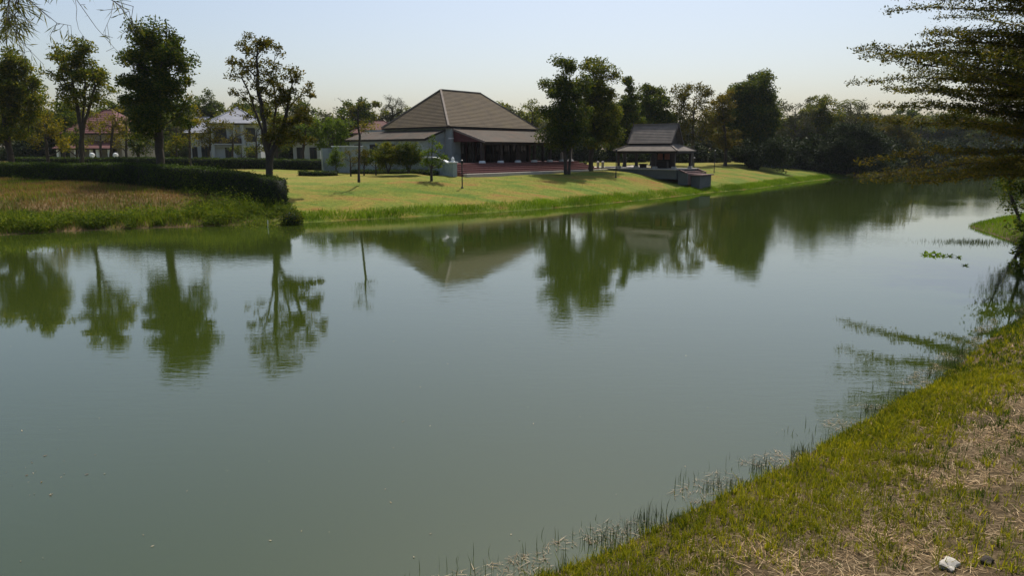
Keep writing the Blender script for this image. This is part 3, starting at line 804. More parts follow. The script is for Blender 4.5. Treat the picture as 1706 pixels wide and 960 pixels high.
T('broadleaf_tree', 'thin-crowned multi-stemmed tree with yellowing leaves beside the hedge end', 'tree', 447, 354, [(428,72,30,13,.8),(463,80,13,12,.8),(392,98,13,10,.7),(388,132,18,28,.45),(420,110,38,24,.4),(440,150,42,34,.4),(392,180,14,9,.2),(415,190,14,12,.2),(458,113,10,8,.7),(486,128,19,12),(511,150,15,10,.9),(478,158,24,18,.9),(492,196,26,16,.9),(470,222,30,20,.9),(516,195,12,7,.9),(512,232,9,7,.8),(452,180,18,18,.4)], 'leaf_olive', r_base=.32, spacing=.6, per=105, cr=.44, ll=.2, lw=.105,
  stems=[[(447,300,0),(446,268,0),(432,215,.3),(415,165,.5),(400,130,.4)],[(447,300,.05),(447,262,.05),(440,190,-.3),(430,140,-.2),(430,80,0)],[(447,300,-.05),(449,262,-.05),(455,180,.6),(450,130,.6),(456,85,.4)],[(448,300,0),(452,258,.1),(472,205,.2),(482,165,0),(488,135,0)]], tip=.016)
T('young_tree', 'slender young tree with thin stem and sparse crown on the lawn', 'tree', 598, 347, [(590,184,13,16,.5),(611,197,12,10,.5),(602,215,18,10,.45),(582,205,10,8,.4),(600,172,5,8,.5)], 'leaf_olive', r_base=.09, spacing=.5, per=45, cr=.35, ll=.16, lw=.08, stems=[[(598,304,0),(598,240,0),(596,200,.1),(598,168,0)]])
T('young_tree', 'small bright yellow-green tree on the lawn before the low garden wall', 'tree', 719, 340, [(722,232,6,7,.8),(738,245,9,7,.9),(712,255,14,10,.8),(736,262,14,9,.8),(722,272,18,9,.9),(708,270,9,8,.8)], 'leaf_fresh', r_base=.1, spacing=.5, per=60, cr=.38, ll=.18, lw=.09, stems=[[(719,303,0),(719,280,0),(720,255,0),(722,235,0)]])
for px, lab in ((647, 'rounded many-stemmed shrub by the garden wall, nearer the wall block'), (681, 'darker rounded many-stemmed shrub by the garden wall, nearer the steps')):
    T('garden_shrub', lab, 'shrub', px, 329, [(px,247,20,10),(px-12,258,14,11),(px+11,258,14,11),(px,264,20,11),(px-8,274,12,8)], 'leaf_dark' if px > 660 else 'leaf_mid', r_base=.09, spacing=.42, per=70, cr=.36, ll=.14, lw=.07, Y=63.5,
      stems=[[(px,289,0),(px-5,272,.1),(px-10,258,.2)],[(px,289,.1),(px+4,272,-.1),(px+9,258,-.2)],[(px,289,-.1),(px+1,270,.2),(px,250,.3)]], trunk_name='stem', crown_name='foliage')
T('garden_shrub', 'thin leggy shrub in front of the taller white wall block', 'shrub', 584, 329, [(582,258,12,9,.7),(590,268,12,8,.7),(576,270,9,8,.7)], 'leaf_olive', r_base=.06, spacing=.5, per=45, cr=.36, ll=.15, lw=.07, Y=66., trunk_name='stem', crown_name='foliage')
T('broadleaf_tree', 'dark twin-stemmed tree casting round shade on the lawn by the brick steps', 'tree', 945, 323, [(936,110,27,14,1.1),(935,145,34,30,1.1),(915,152,12,10),(940,190,40,32,1.2),(922,222,26,24,1.1),(960,232,26,24,1.1),(938,235,24,20,1.1),(968,150,17,30)], 'leaf_dark', r_base=.26, per=120, stems=[[(943,296,0),(941,255,0),(933,190,.2),(935,125,0)],[(948,296,.1),(950,255,.1),(957,200,-.2),(955,150,0)]])
T('broadleaf_tree', 'tall dark tree with loose ragged top between the steps and the pavilion', 'tree', 984, 318, [(990,108,26,11),(1006,120,20,13),(984,148,32,32,1.1),(1010,178,26,34,1.1),(990,215,32,32,1.1),(1025,132,7,7,.8),(1010,225,22,22)], 'leaf_mid', r_base=.28)
T('broadleaf_tree', 'narrow dark tree rising just behind the pavilion roof', 'tree', 1040, 309, [(1046,140,13,14,1.3),(1051,168,22,24,1.3),(1034,198,28,30,1.2),(1062,222,22,26,1.2),(1040,235,26,22,1.2)], 'leaf_dark', r_base=.24, spacing=1.1, ll=.3, lw=.15)
T('broadleaf_tree', 'dense dome-topped evergreen tree behind the pavilion', 'tree', 1086, 301, [(1083,152,20,14,1.4),(1076,164,12,9,1.4),(1092,182,32,24,1.6),(1086,212,36,30,1.5),(1112,205,14,30,1.0),(1080,240,30,16)], 'leaf_dark', r_base=.3, spacing=1.3, per=130, cr=1.0, ll=.34, lw=.18)
T('broadleaf_tree', 'pale yellowish tree with thin open crown to the river side of the pavilion', 'tree', 1152, 301, [(1140,156,22,17,1.2),(1174,156,20,16,1.2),(1128,182,15,16,1.1),(1158,188,32,24,.8),(1180,214,20,24,1.0),(1142,220,22,24,.9)], 'leaf_olive', bark='bark_pale', r_base=.26, spacing=1.15, per=75, cr=.8, ll=.3, lw=.15)
T('broadleaf_tree', 'rusty brown and green tree beside the white boundary wall', 'tree', 1208, 299, [(1206,164,19,16,1.4),(1198,196,20,24,1.4),(1188,185,12,20,1.2),(1212,232,26,22,1.2)], 'leaf_rust', r_base=.26, spacing=1.2, per=90, cr=.9, ll=.32, lw=.16)
T('broadleaf_tree', 'tallest dark tree of the grove beyond the pavilion', 'tree', 1250, 296, [(1266,130,19,13,1.6),(1252,150,32,18,1.6),(1266,170,28,24,1.6),(1230,165,24,20,1.6),(1238,202,34,36,1.5),(1275,205,24,32,1.5),(1222,222,26,32,1.4),(1255,245,36,24,1.4)], 'leaf_dark', r_base=.38, spacing=1.35, per=125, cr=1.05, ll=.36, lw=.18)
T('bank_shrub', 'black-green thicket at the foot of the grove by the lawn end', 'shrub', 1262, 300, [(1255,262,22,20,1.3),(1280,255,20,25,1.2),(1240,250,16,18,1.1),(1300,262,16,20,1.1)], 'leaf_shaded', r_base=.2, spacing=1.1, per=110, cr=.9, ll=.3, lw=.15, trunk_name='stem', crown_name='foliage')
T('broadleaf_tree', 'silvery half-bare tree behind the dark mossy wall', 'tree', 1322, 291, [(1310,178,22,10,.8),(1342,166,16,8,.9),(1330,192,32,18,.6),(1302,205,24,16,.7),(1330,224,34,24,.9)], 'leaf_grey', bark='bark_pale', r_base=.3, spacing=1.4, per=70, cr=.9, ll=.34, lw=.17)
T('broadleaf_tree', 'round-headed green tree rising behind the dark mossy wall', 'tree', 1368, 290, [(1366,172,22,11,1.3),(1350,185,18,12,1.3),(1376,192,28,18,1.3),(1362,217,32,22,1.3),(1345,245,32,24,1.3)], 'leaf_mid', r_base=.3, spacing=1.4, per=100, cr=1.0, ll=.36, lw=.18)
T('broadleaf_tree', 'grey-green tree with twiggy grey crown beside the dark mossy wall', 'tree', 1305, 292, [(1300,228,24,18,.9),(1322,246,22,18,.9),(1295,256,18,16)], 'leaf_grey', r_base=.2, spacing=1.2, per=90, cr=.9, ll=.32, lw=.16)
T('broadleaf_tree', 'broad blackish dome of foliage overhanging the river bend', 'tree', 1428, 293, [(1424,222,34,16,1.4),(1400,240,28,20,1.4),(1450,240,30,20,1.4),(1382,250,20,20,1.2),(1425,255,40,18,1.4),(1470,262,18,14,1.2),(1435,274,36,12,1.2),(1390,275,22,12),(1470,278,20,9,1)], 'leaf_shaded', r_base=.4, spacing=1.35, per=140, cr=1.05, ll=.34, lw=.17, Y=116.)
T('broadleaf_tree', 'olive feathery tree just behind the blackish dome by the river', 'tree', 1412, 289, [(1415,180,22,12,.7),(1440,178,18,14,.7),(1400,195,20,14),(1430,200,34,16),(1460,200,18,14,.9)], 'leaf_grey', r_base=.3, spacing=1.5, per=90, cr=1.0, ll=.4, lw=.14)
T('broadleaf_tree', 'dusty green tree on the outer bank where the river turns away', 'tree', 1490, 287, [(1480,200,22,14),(1500,210,24,16),(1470,220,24,16),(1510,230,22,20),(1490,250,30,20)], 'leaf_olive', r_base=.3, spacing=1.6, per=90, cr=1.1, ll=.42, lw=.2)

# smaller trees in front of the neighbouring houses
T('small_tree', 'spreading yellow-green tree on the lawn before the red-roofed house', 'tree', 82, 316, [(58,190,22,16),(78,214,24,16,.8),(95,235,20,12,.8),(60,232,22,14,.7),(112,242,12,8,.7)], 'leaf_yellow', r_base=.18, spacing=1.0, per=80, cr=.8, ll=.28, lw=.14)
T('small_tree', 'golden yellow tree leaning over the roof beside the tallest dark tree', 'tree', 186, 312, [(192,192,15,12),(201,212,12,14),(176,208,16,14,.7),(190,232,16,12,.6)], 'leaf_yellow', r_base=.16, spacing=1.0, per=85, cr=.8, ll=.28, lw=.14)
T('small_tree', 'olive small tree with rounded crown in front of the white house', 'tree', 350, 312, [(342,200,18,12,.8),(360,212,20,14,.8),(345,228,24,14,.8),(368,232,14,10,.7)], 'leaf_olive', r_base=.16, spacing=1.0, per=80, cr=.75, ll=.28, lw=.13)
T('small_tree', 'autumn yellow tree leaning out behind the tallest dark tree', 'tree', 318, 316, [(322,170,10,18,.9),(318,205,14,18,.9),(312,235,14,14,.8)], 'leaf_yellow', r_base=.14, spacing=1.0, per=80, cr=.75, ll=.28, lw=.13)
T('garden_shrub', 'dark rounded shrub against the wall of the white house', 'shrub', 402, 301, [(395,250,12,9),(412,252,12,8)], 'leaf_dark', r_base=.08, spacing=.9, per=80, cr=.7, ll=.24, lw=.12, trunk_name='stem', crown_name='foliage')
T('small_tree', 'bright green leafy tree with broad crown beside the outbuilding', 'tree', 556, 308, [(548,208,20,12),(568,216,20,13),(536,224,18,14),(570,236,18,14),(548,240,20,12)], 'leaf_fresh', r_base=.18, spacing=1.0, per=95, cr=.8, ll=.28, lw=.14)
T('small_tree', 'mid green leafy tree standing just behind the thin-crowned tree', 'tree', 505, 308, [(508,214,18,12),(522,206,12,10),(498,228,18,12),(520,232,14,12)], 'leaf_fresh', r_base=.18, spacing=1.0, per=90, cr=.8, ll=.28, lw=.14)
T('small_tree', 'yellow-tinged tree behind the taller white wall block', 'tree', 608, 306, [(606,208,14,11,.8),(620,218,14,11,.8),(600,228,14,12,.8)], 'leaf_yellow', r_base=.16, spacing=1.0, per=75, cr=.8, ll=.28, lw=.14)
T('small_tree', 'dark blue-green tree beside the gable of the red-roofed house', 'tree', 108, 306, [(104,182,18,12),(118,200,16,14),(98,205,16,14),(120,225,14,14)], 'leaf_dark', r_base=.18, spacing=1.1, per=100, cr=.85, ll=.3, lw=.15)
T('small_tree', 'brownish olive tree with thin crown against the red-roofed house', 'tree', 170, 305, [(160,205,18,16,.8),(180,225,18,14,.8),(158,232,14,10,.7)], 'leaf_rust', r_base=.16, spacing=1.0, per=75, cr=.8, ll=.28, lw=.14)
T('small_tree', 'shady green tree between the tallest dark tree and the white house', 'tree', 296, 306, [(296,205,14,18),(300,235,18,16),(285,245,14,12)], 'leaf_mid', r_base=.16, spacing=1.0, per=95, cr=.8, ll=.28, lw=.14)
T('small_tree', 'dark leafy tree standing between the white house and the outbuilding', 'tree', 462, 303, [(462,222,16,14),(475,240,16,12),(450,242,14,12)], 'leaf_dark', r_base=.16, spacing=1.0, per=95, cr=.8, ll=.28, lw=.14)
T('small_tree', 'dark leafy tree hiding the end wall of the red-roofed house', 'tree', 232, 308, [(228,215,16,16),(240,236,18,16),(222,242,16,14)], 'leaf_dark', r_base=.18, spacing=1.0, per=100, cr=.85, ll=.3, lw=.15)
T('small_tree', 'leafy olive tree before the porch of the red-roofed house', 'tree', 130, 312, [(122,225,16,14),(140,236,14,12,.8),(118,243,14,10,.8)], 'leaf_mid', r_base=.14, spacing=.9, per=85, cr=.75, ll=.26, lw=.13)
T('small_tree', 'mottled yellow-green tree beside the gate posts', 'tree', 212, 314, [(210,200,12,14,.8),(218,225,14,14,.8),(206,240,14,10,.7)], 'leaf_olive', r_base=.14, spacing=.9, per=80, cr=.75, ll=.26, lw=.13)
T('small_tree', 'airy green tree right in front of the white house balcony', 'tree', 388, 310, [(386,212,16,12,.6),(400,226,16,12,.6),(378,232,14,12,.6)], 'leaf_olive', r_base=.12, spacing=.9, per=65, cr=.7, ll=.26, lw=.12)
T('small_tree', 'leafy yellow-green tree overlapping the end of the white house', 'tree', 428, 308, [(428,216,14,14,.8),(436,238,14,14,.8),(420,245,12,10,.8)], 'leaf_mid', r_base=.14, spacing=.9, per=80, cr=.75, ll=.26, lw=.13)
for px, lab, lf in ((560, 'dense green shrub at the outer corner of the tall wall block', 'leaf_fresh'), (606, 'olive shrub where the low garden wall meets the tall block', 'leaf_olive'), (626, 'small dark shrub against the middle of the low garden wall', 'leaf_dark')):
    T('garden_shrub', lab, 'shrub', px, 325, [(px,256,14,10),(px-7,268,12,9),(px+8,270,12,8)], lf, r_base=.06, spacing=.5, per=60, cr=.4, ll=.16, lw=.08, Y=(70. if px < 570 else 66.5), trunk_name='stem', crown_name='foliage')
# trees far behind
T('broadleaf_tree', 'dark green dome of a tree behind the roof of the white house', 'tree', 344, 288, [(345,164,16,14,1.2),(336,178,18,14,1.2),(360,182,14,12,1.1),(342,200,22,16)], 'leaf_dark', r_base=.35, spacing=1.6, per=100, cr=1.1, ll=.42, lw=.2)
T('broadleaf_tree', 'rounded green tree behind the orange red roof', 'tree', 616, 290, [(615,174,16,12),(600,184,14,12),(628,186,14,12),(612,200,24,14)], 'leaf_mid', r_base=.35, spacing=1.5, per=95, cr=1.0, ll=.4, lw=.2)
T('casuarina_tree', 'grey-green feathery tree with upswept branches behind the brown roof', 'tree', 656, 288, [(648,164,9,8,.7),(662,168,9,8,.7),(640,176,9,8,.7),(656,182,18,10,.9),(650,196,16,10,.8),(668,190,8,8,.8)], 'leaf_grey', r_base=.3, spacing=1.3, per=110, cr=.9, ll=.5, lw=.07)
T('broadleaf_tree', 'hazy blue-green round tree behind the veranda end of the brown roof', 'tree', 884, 288, [(880,178,14,10),(896,186,14,10),(876,194,12,10),(892,205,18,14)], 'leaf_mid', r_base=.3, spacing=1.4, per=80, cr=1.0, ll=.4, lw=.2)
T('broadleaf_tree', 'small hazy treetop showing just over the brown roof slope', 'tree', 846, 287, [(846,182,12,9,.9),(838,192,12,9),(856,195,12,10)], 'leaf_grey', r_base=.3, spacing=1.5, per=80, cr=1.0, ll=.4, lw=.2)
T('bare_tree', 'leafless grey twiggy treetop behind the bright green tree', 'tree', 572, 288, [(570,170,14,9,.25),(560,182,14,10,.3),(580,184,12,10,.3),(566,196,20,10,.5)], 'leaf_grey', bark='bark_pale', r_base=.28, spacing=1.1, per=22, cr=.8, ll=.35, lw=.1, tip=.02)

# ---------------------------------------------------------------- far tree belt
protos = []
for i, (leaf, bl) in enumerate([
    ('leaf_mid', [((0,0,10.5),(4.2,4.2,2.6),1.),((2.2,0,8),(4,4,3),1.),((-2.4,.5,7.2),(4,4,3),1.),((0,0,5),(5,4.5,2.4),.9)]),
    ('leaf_grey', [((0,0,9.5),(3.2,3.2,2.2),.8),((-2,0,7.5),(3,3,2.2),.8),((2.4,0,6.8),(3.4,3.4,2.4),.8),((0,0,4.6),(4.6,4.2,2.4),.9)]),
    ('leaf_dark', [((.5,0,12),(3,3,2.6),1.2),((-1,0,9),(4.4,4.4,3),1.2),((1.8,0,6.5),(4.6,4.4,3),1.1),((-2,0,4.6),(4.2,4,2.4),1.)])]):
    lab = ['hazy mid-green tree with rounded crown in the far tree belt', 'greyish thin-leaved tree in the far tree belt', 'hazy dark upright tree in the far tree belt'][i]
    protos.append(plant('far_tree', lab, 'tree', (0, 0, 0), [([(0,0,0),(.2,0,4),(0,.2,8)], None)], bl, leaf, r_base=.35, spacing=1.9, per=75, cr=1.25, ll=.6, lw=.3, group='trees of the far belt, kind %d' % (i + 1)))
spots = []
for px in range(-60, 1480, 34):
    spots.append((px + rng.uniform(-14, 14), 138 + rng.uniform(-10, 14), rng.uniform(.6, .86)))
for px in range(-50, 1480, 60):
    spots.append((px + rng.uniform(-20, 20), 172 + rng.uniform(-10, 14), rng.uniform(.85, 1.1)))
for px in range(1490, 1800, 24):
    spots.append((px + rng.uniform(-8, 8), 228 + rng.uniform(-8, 16) + max(0, (px - 1560)) * .12, rng.uniform(.85, 1.25)))
for px in range(1500, 1780, 45):
    spots.append((px + rng.uniform(-8, 8), 262 + rng.uniform(-8, 16), rng.uniform(1.1, 1.5)))
used = [False] * 3
for n_, (px, Y, s_) in enumerate(spots):
    k = int(rng.integers(0, 3)); X = Xat(px, 250, Y)
    if dist_poly(np.array([(X, Y)]), FAR)[0] < 6 or inside(np.array([(X, Y)]), POLY)[0]: Y += 26; X = Xat(px, 250, Y)
    o = protos[k] if not used[k] else copy_tree(protos[k]); used[k] = True
    o.location = (X, Y, H(X, Y) - .1); o.rotation_euler = (0, 0, rng.uniform(0, 6.28))
    o.scale = (s_ * 1.1, s_ * 1.1, s_)
# undergrowth below the trees
us = plant('thicket_shrub', 'dark waist-high shrub in the undergrowth below the far trees', 'shrub', (0,0,0), [([(0,0,0),(.1,0,.8),(0,.1,1.8)], None)], [((0,0,1.6),(2.6,2.2,1.5),1.),((1.8,0,1.0),(2.,2.,1.1),1.),((-1.6,.3,1.1),(2.2,2.,1.2),1.)], 'leaf_shaded', r_base=.12, spacing=1.0, per=75, cr=.8, ll=.36, lw=.18, group='undergrowth shrubs below the far trees', trunk_name='stem', crown_name='foliage')
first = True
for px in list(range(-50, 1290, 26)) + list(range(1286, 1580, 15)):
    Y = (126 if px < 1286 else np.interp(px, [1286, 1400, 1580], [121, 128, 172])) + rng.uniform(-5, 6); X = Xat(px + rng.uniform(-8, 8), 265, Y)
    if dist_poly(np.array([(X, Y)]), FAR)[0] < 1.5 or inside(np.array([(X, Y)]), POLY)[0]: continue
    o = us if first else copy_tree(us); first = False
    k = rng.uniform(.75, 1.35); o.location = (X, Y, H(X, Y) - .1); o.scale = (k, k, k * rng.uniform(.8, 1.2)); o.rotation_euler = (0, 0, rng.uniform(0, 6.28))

for a, b_ in zip(FAR[:-1], FAR[1:]):
    if b_[0] < 62 or a[0] > 165: continue
    L = np.linalg.norm(b_ - a); d_ = (b_ - a) / L; n__ = np.array([-d_[1], d_[0]])
    for q_ in np.arange(0, L, 3.6):
        w_ = a + d_ * q_ + n__ * rng.uniform(2.5, 5.5); o = copy_tree(us); k = rng.uniform(1.1, 2.0); tag(o, 'dark leafy shrub crowding the water edge past the river bend', 'shrub', 'bank shrubs past the river bend')
        o.location = (*w_, H(*w_) - .1); o.scale = (k, k, k); o.rotation_euler = (0, 0, rng.uniform(0, 6.28))

# ---------------------------------------------------------------- palms
def palm(label, px, Y, ytop, nf=22):
    X = Xat(px, 250, Y); z0 = H(X, Y) - .1; ht = Zat(ytop, Y) - z0
    root = empty('palm_tree', (X, Y, z0)); tag(root, label, 'palm tree')
    mb = MB(); pr_ = None
    for i in range(7):
        a = (math.sin(i * .35) * .4, 0, ht * i / 7); b_ = (math.sin((i + 1) * .35) * .4, 0, ht * (i + 1) / 7)
        mb.tube(a, b_, .2 - .012 * i, .2 - .012 * (i + 1), 8)
    mb.build('trunk', M['bark'], root)
    Cx = np.array([math.sin(7 * .35) * .4, 0, ht]); V, Fc = [], []
    for k in range(nf):
        az = k * 2.399; el = rng.uniform(-.2, 1.2); L = rng.uniform(2.6, 3.6)
        d = np.array([math.cos(az), math.sin(az), 0])
        for t in np.linspace(.12, 1, 20):
            p_ = Cx + d * L * t * math.cos(el * .8) + np.array([0, 0, L * (math.sin(el) * t - .75 * t * t)])
            sd = np.array([-d[1], d[0], 0])
            for s_ in (-1, 1):
                tip_ = p_ + sd * s_ * .55 * (1.1 - t * .7) + d * .35 - np.array([0, 0, .25])
                w_ = d * .06; b0 = len(V)
                V += [p_ - w_, p_ + w_, tip_ + w_ * .2, tip_ - w_ * .2]; Fc.append((b0, b0+1, b0+2, b0+3))
    npmesh('crown', V, Fc, M['leaf_mid'], root)
palm('feathery palm whose fronds top the grove above the blackish dome', 1408, 150., 172)
palm('shorter palm rising among the far trees beyond the river bend', 1528, 172., 196)

# ---------------------------------------------------------------- tiered tree on the near bank
def tiered_tree():
    Y = 26.5; X = Xat(1796, 330, Y); z0 = H(X, Y) - .1
    root = empty('tiered_tree', (X, Y, z0)); root.scale = (.75, .75, .78); tag(root, 'large dark tree with flat tiers of small leaves spreading from the near bank', 'tree')
    N, par, rad = [np.array([0, 0, 0.])], [-1], [.3]
    zs = np.arange(.6, 17.2, .6); prev = 0; tn = []
    for z in zs:
        N.append(np.array([.15 * math.sin(z * .5), .1 * math.cos(z * .4), z])); par.append(prev); rad.append(.3 * (1 - z / 19)); prev = len(N) - 1; tn.append(prev)
    C = []
    az0 = 0
    for ti, z in enumerate(np.arange(4.9, 16.8, .46)):
        nb_ = 7; az0 += 1.15
        for k in range(nb_):
            az = az0 + k * 2 * math.pi / nb_ + rng.uniform(-.35, .35)
            zz = z + rng.uniform(-.35, .35)
            if zz < 5.9: L = rng.uniform(6.5, 11.4); rise = rng.uniform(-.05, .10); sag = rng.uniform(.05, .11)
            else: L = np.interp(zz, [4.6, 6.5, 9, 12, 16], [9.6, 10.8, 10.4, 9.2, 5.6]) * rng.uniform(.66, 1.1); rise = rng.uniform(.12, .32); sag = rng.uniform(.0, .08)
            d = np.array([math.cos(az), math.sin(az), 0]); sd = np.array([-d[1], d[0], 0])
            st = tn[max(0, min(len(tn) - 1, int((zz - .6) / .6)))]; p0 = N[st]; pv_ = st; ns = 11
            curve = rng.uniform(-.2, .2); ph = rng.uniform(0, 6)
            full = rng.uniform(.55, 1.25)
            for s_ in range(1, ns + 1):
                t = s_ / ns
                p_ = p0 + d * L * t + sd * (curve * L * t * t + .18 * math.sin(t * 7 + ph)) + np.array([0, 0, L * (rise * t - sag * t * t) + .10 * math.sin(t * 9 + ph)])
                N.append(p_); par.append(pv_); rad.append(.06 * (1 - t) + .007); pv_ = len(N) - 1
                if t < .12: continue
                if t < .62:
                    m_ = 26; C.append(p_ + rng.normal(size=(m_, 3)) * np.array([.5, .5, .22]))
                for side in (-1, 1):
                    for e in range(3):
                        tl = (1.55 * (1 - t * .6)) * rng.uniform(.35, 1.25); tb = p_ - d * (L / ns) * e * .33
                        dd = d * rng.uniform(.4, 1.1) + sd * side * rng.uniform(.3, .9) + np.array([0, 0, rng.uniform(-.08, .34)]); dd /= np.linalg.norm(dd)
                        tip_ = tb + dd * tl
                        if e < 2: N.append(tip_); par.append(pv_); rad.append(.006)
                        m_ = int(30 * tl * full * (1.5 - .5 * t)) + 3
                        q = rng.random(m_)[:, None] ** .8
                        C.append(tb * (1 - q) + tip_ * q + rng.normal(size=(m_, 3)) * np.array([.10, .10, .085]))
    V, F = skeleton_mesh(N, par, rad, 5)
    npmesh('trunk', V, F, M['bark'], root, smooth=True)
    C = np.vstack(C)
    V, F = leaves(C, rng.uniform(.10, .2, len(C)), rng.uniform(.055, .1, len(C)), up=.6)
    old = (C[:, 2] < 6.6 + rng.normal(size=len(C)) * .8)
    npmesh('crown', V, F, [M['leaf_tier'], M['leaf_rust']], root, midx=old.astype(np.int32))
    return root
tiered_tree()
# leaning saplings and bush under it
def leaning(label, pts_px, Y, r0):
    X0 = Xat(pts_px[0][0], pts_px[0][1], Y); z0 = H(X0, Y) - .1
    root = empty('leaning_sapling', (X0, Y, z0)); tag(root, label, 'sapling')
    pts_ = [np.array([0, 0, 0.])] + [np.array([Xat(a, b_, Y) - X0, dy, Zat(b_, Y) - z0]) for a, b_, dy in pts_px[1:]]
    cl = [pts_[-1] + rng.normal(size=3) * .35 for _ in range(10)] + [pts_[-2] + rng.normal(size=3) * .3 for _ in range(4)]
    N, par, r = grow([(pts_, None)], cl, r0)
    V, F = skeleton_mesh(N, par, r); npmesh('trunk', V, F, M['bark'], root, smooth=True)
    C = np.repeat(np.array(cl), 40, axis=0); C = C + rng.normal(size=C.shape) * .28
    V, F = leaves(C, rng.uniform(.1, .2, len(C)), rng.uniform(.05, .09, len(C))); npmesh('crown', V, F, M['leaf_dark'], root)
leaning('thin dark sapling leaning over the river edge under the tiered tree', [(1716,408,0),(1700,372,0),(1684,325,0),(1674,280,0)], 34.2, .07)
leaning('second thinner sapling leaning beside the dark bush at the river edge', [(1722,412,0),(1702,365,.2),(1692,322,.3),(1688,295,.3)], 34.8, .05)
T('bank_shrub', 'dark big-leaved bush hanging over the water below the tiered tree', 'shrub', 1712, 420, [(1702,410,12,8),(1715,395,12,10),(1725,412,14,10),(1735,380,14,18),(1696,420,7,5,.8)], 'leaf_dark', r_base=.05, spacing=.36, per=42, cr=.3, ll=.2, lw=.09, Y=28.6, trunk_name='stem', crown_name='foliage')
T('bank_shrub', 'black-green shrub mass behind the leaning saplings on the near bank', 'shrub', 1726, 400, [(1700,330,18,28),(1708,372,18,20),(1688,300,14,18,.8),(1735,340,24,40),(1680,275,16,14,.8),(1710,268,22,16)], 'leaf_dark', r_base=.1, spacing=.6, per=80, cr=.5, ll=.2, lw=.1, Y=31., trunk_name='stem', crown_name='foliage')

# ---------------------------------------------------------------- bamboo reaching over the water
def bamboo():
    bx_, by_ = -11.0, .3; z0 = H(bx_, by_) - .05
    root = empty('bamboo', (bx_, by_, z0)); tag(root, 'bamboo with thin drooping twigs and narrow leaves hanging in from the near bank', 'bamboo')
    def wpt(px, py, Y): return np.array([Xat(px, py, Y) - bx_, Y - by_, Zat(py, Y) - z0])
    N, par, rad = [], [], []
    C, D = [], []
    def chain(pts_, r0, r1, start=-1):
        prev = start
        pts_ = [np.array(p_, float) for p_ in pts_]
        dense = []
        for a, b_ in zip(pts_[:-1], pts_[1:]):
            for k in range(4): dense.append(a + (b_ - a) * k / 4)
        dense.append(pts_[-1])
        ids = []
        for i, p_ in enumerate(dense):
            if i == 0 and start >= 0: ids.append(start); continue
            N.append(p_); par.append(prev); rad.append(r0 + (r1 - r0) * i / len(dense)); prev = len(N) - 1; ids.append(prev)
        return ids
    def twigs(ids, dens, leafy):
        for i in ids:
            if rng.random() > dens: continue
            p_ = N[i]; d = rng.normal(size=3); d[2] = -abs(d[2]) * .8 - .1; d /= np.linalg.norm(d); L = rng.uniform(.08, .26)
            e = p_ + d * L; N.append(e); par.append(i); rad.append(.0022)
            for s_ in range(int(leafy * rng.uniform(.4, 1.6))):
                q = rng.random(); C.append(p_ + d * L * (.4 + .6 * q)); D.append(d * .5 + rng.normal(size=3) * .5 + np.array([0, 0, -.35]))
    Yb = 8.2
    main = [(0,0,0), (.3,.8,3.0), (1.2,2.6,5.6), wpt(-160,-130,6.0), wpt(-60,-70,7.6), wpt(20,-30,Yb)]
    ids = chain(main, .035, .008)
    tip = ids[-1]
    a = chain([N[tip], wpt(30,10,Yb), wpt(30,40,Yb)], .006, .002, tip); twigs(a, 1, 12); twigs(a, 1, 10); twigs(a, 1, 8)
    a = chain([N[tip], wpt(10,25,Yb+.3), wpt(2,50,Yb+.3)], .005, .002, tip); twigs(a, 1, 12); twigs(a, 1, 12); twigs(a, 1, 10); twigs(a, 1, 10)
    a = chain([N[tip], wpt(55,5,Yb), wpt(95,38,Yb), wpt(118,42,Yb)], .006, .0018, tip); twigs(a, .9, 3)
    a = chain([wpt(20,-30,Yb), wpt(80,-25,Yb+.2), wpt(125,-5,Yb+.2), wpt(160,45,Yb+.2), wpt(200,90,Yb+.2)], .006, .0018, tip); twigs(a, .75, 2); base2 = a[8]
    a = chain([wpt(20,-30,Yb), wpt(120,-40,Yb), wpt(180,-5,Yb+.3), wpt(215,18,Yb+.3), wpt(222,50,Yb+.3)], .006, .0018, tip); twigs(a, .8, 3)
    b2 = a[9]
    a = chain([N[base2], wpt(128,15,Yb), wpt(127,30,Yb), wpt(131,48,Yb), wpt(140,62,Yb)], .003, .0015, base2); twigs(a[-4:], .5, 2)
    a = chain([N[b2], wpt(185,25,Yb), wpt(172,55,Yb)], .003, .0015, b2); twigs(a, .4, 2)
    a = chain([N[b2], wpt(222,10,Yb), wpt(219,30,Yb), wpt(224,52,Yb)], .004, .0018, b2); twigs(a, .2, 1)
    a = chain([wpt(20,-30,Yb), wpt(12,30,Yb-.2), wpt(35,70,Yb-.2), wpt(52,84,Yb-.2)], .004, .0018, tip); twigs(a, .8, 4)
    for k in range(4):   # more culms out of frame
        az = rng.uniform(1.2, 3.2)
        ids = chain([(rng.uniform(-.4,.4), rng.uniform(-.4,.4), 0), (math.cos(az)*.6, math.sin(az)*.4, 3), (math.cos(az)*1.8, math.sin(az)*.8, 5.5), (math.cos(az)*3.6, math.sin(az)*1.2, 7.0)], .035, .006)
        twigs(ids[5:], 1, 8); twigs(ids[8:], 1, 8)
    V, F = skeleton_mesh(N, par, rad, 5); npmesh('culm', V, F, M['bark_pale'], root, smooth=True)
    C = np.array(C); D = np.array(D); D /= np.linalg.norm(D, axis=1)[:, None]
    s = np.cross(D, rng.normal(size=D.shape)); s /= np.linalg.norm(s, axis=1)[:, None]
    L = rng.uniform(.09, .19, len(C))[:, None]; W = .012
    V = np.stack([C, C + D * L * .4 + s * W * .5, C + D * L, C + D * L * .4 - s * W * .5], 1).reshape(-1, 3)
    npmesh('foliage', V, np.arange(len(C) * 4).reshape(-1, 4), M['leaf_bamboo'], root)
bamboo()

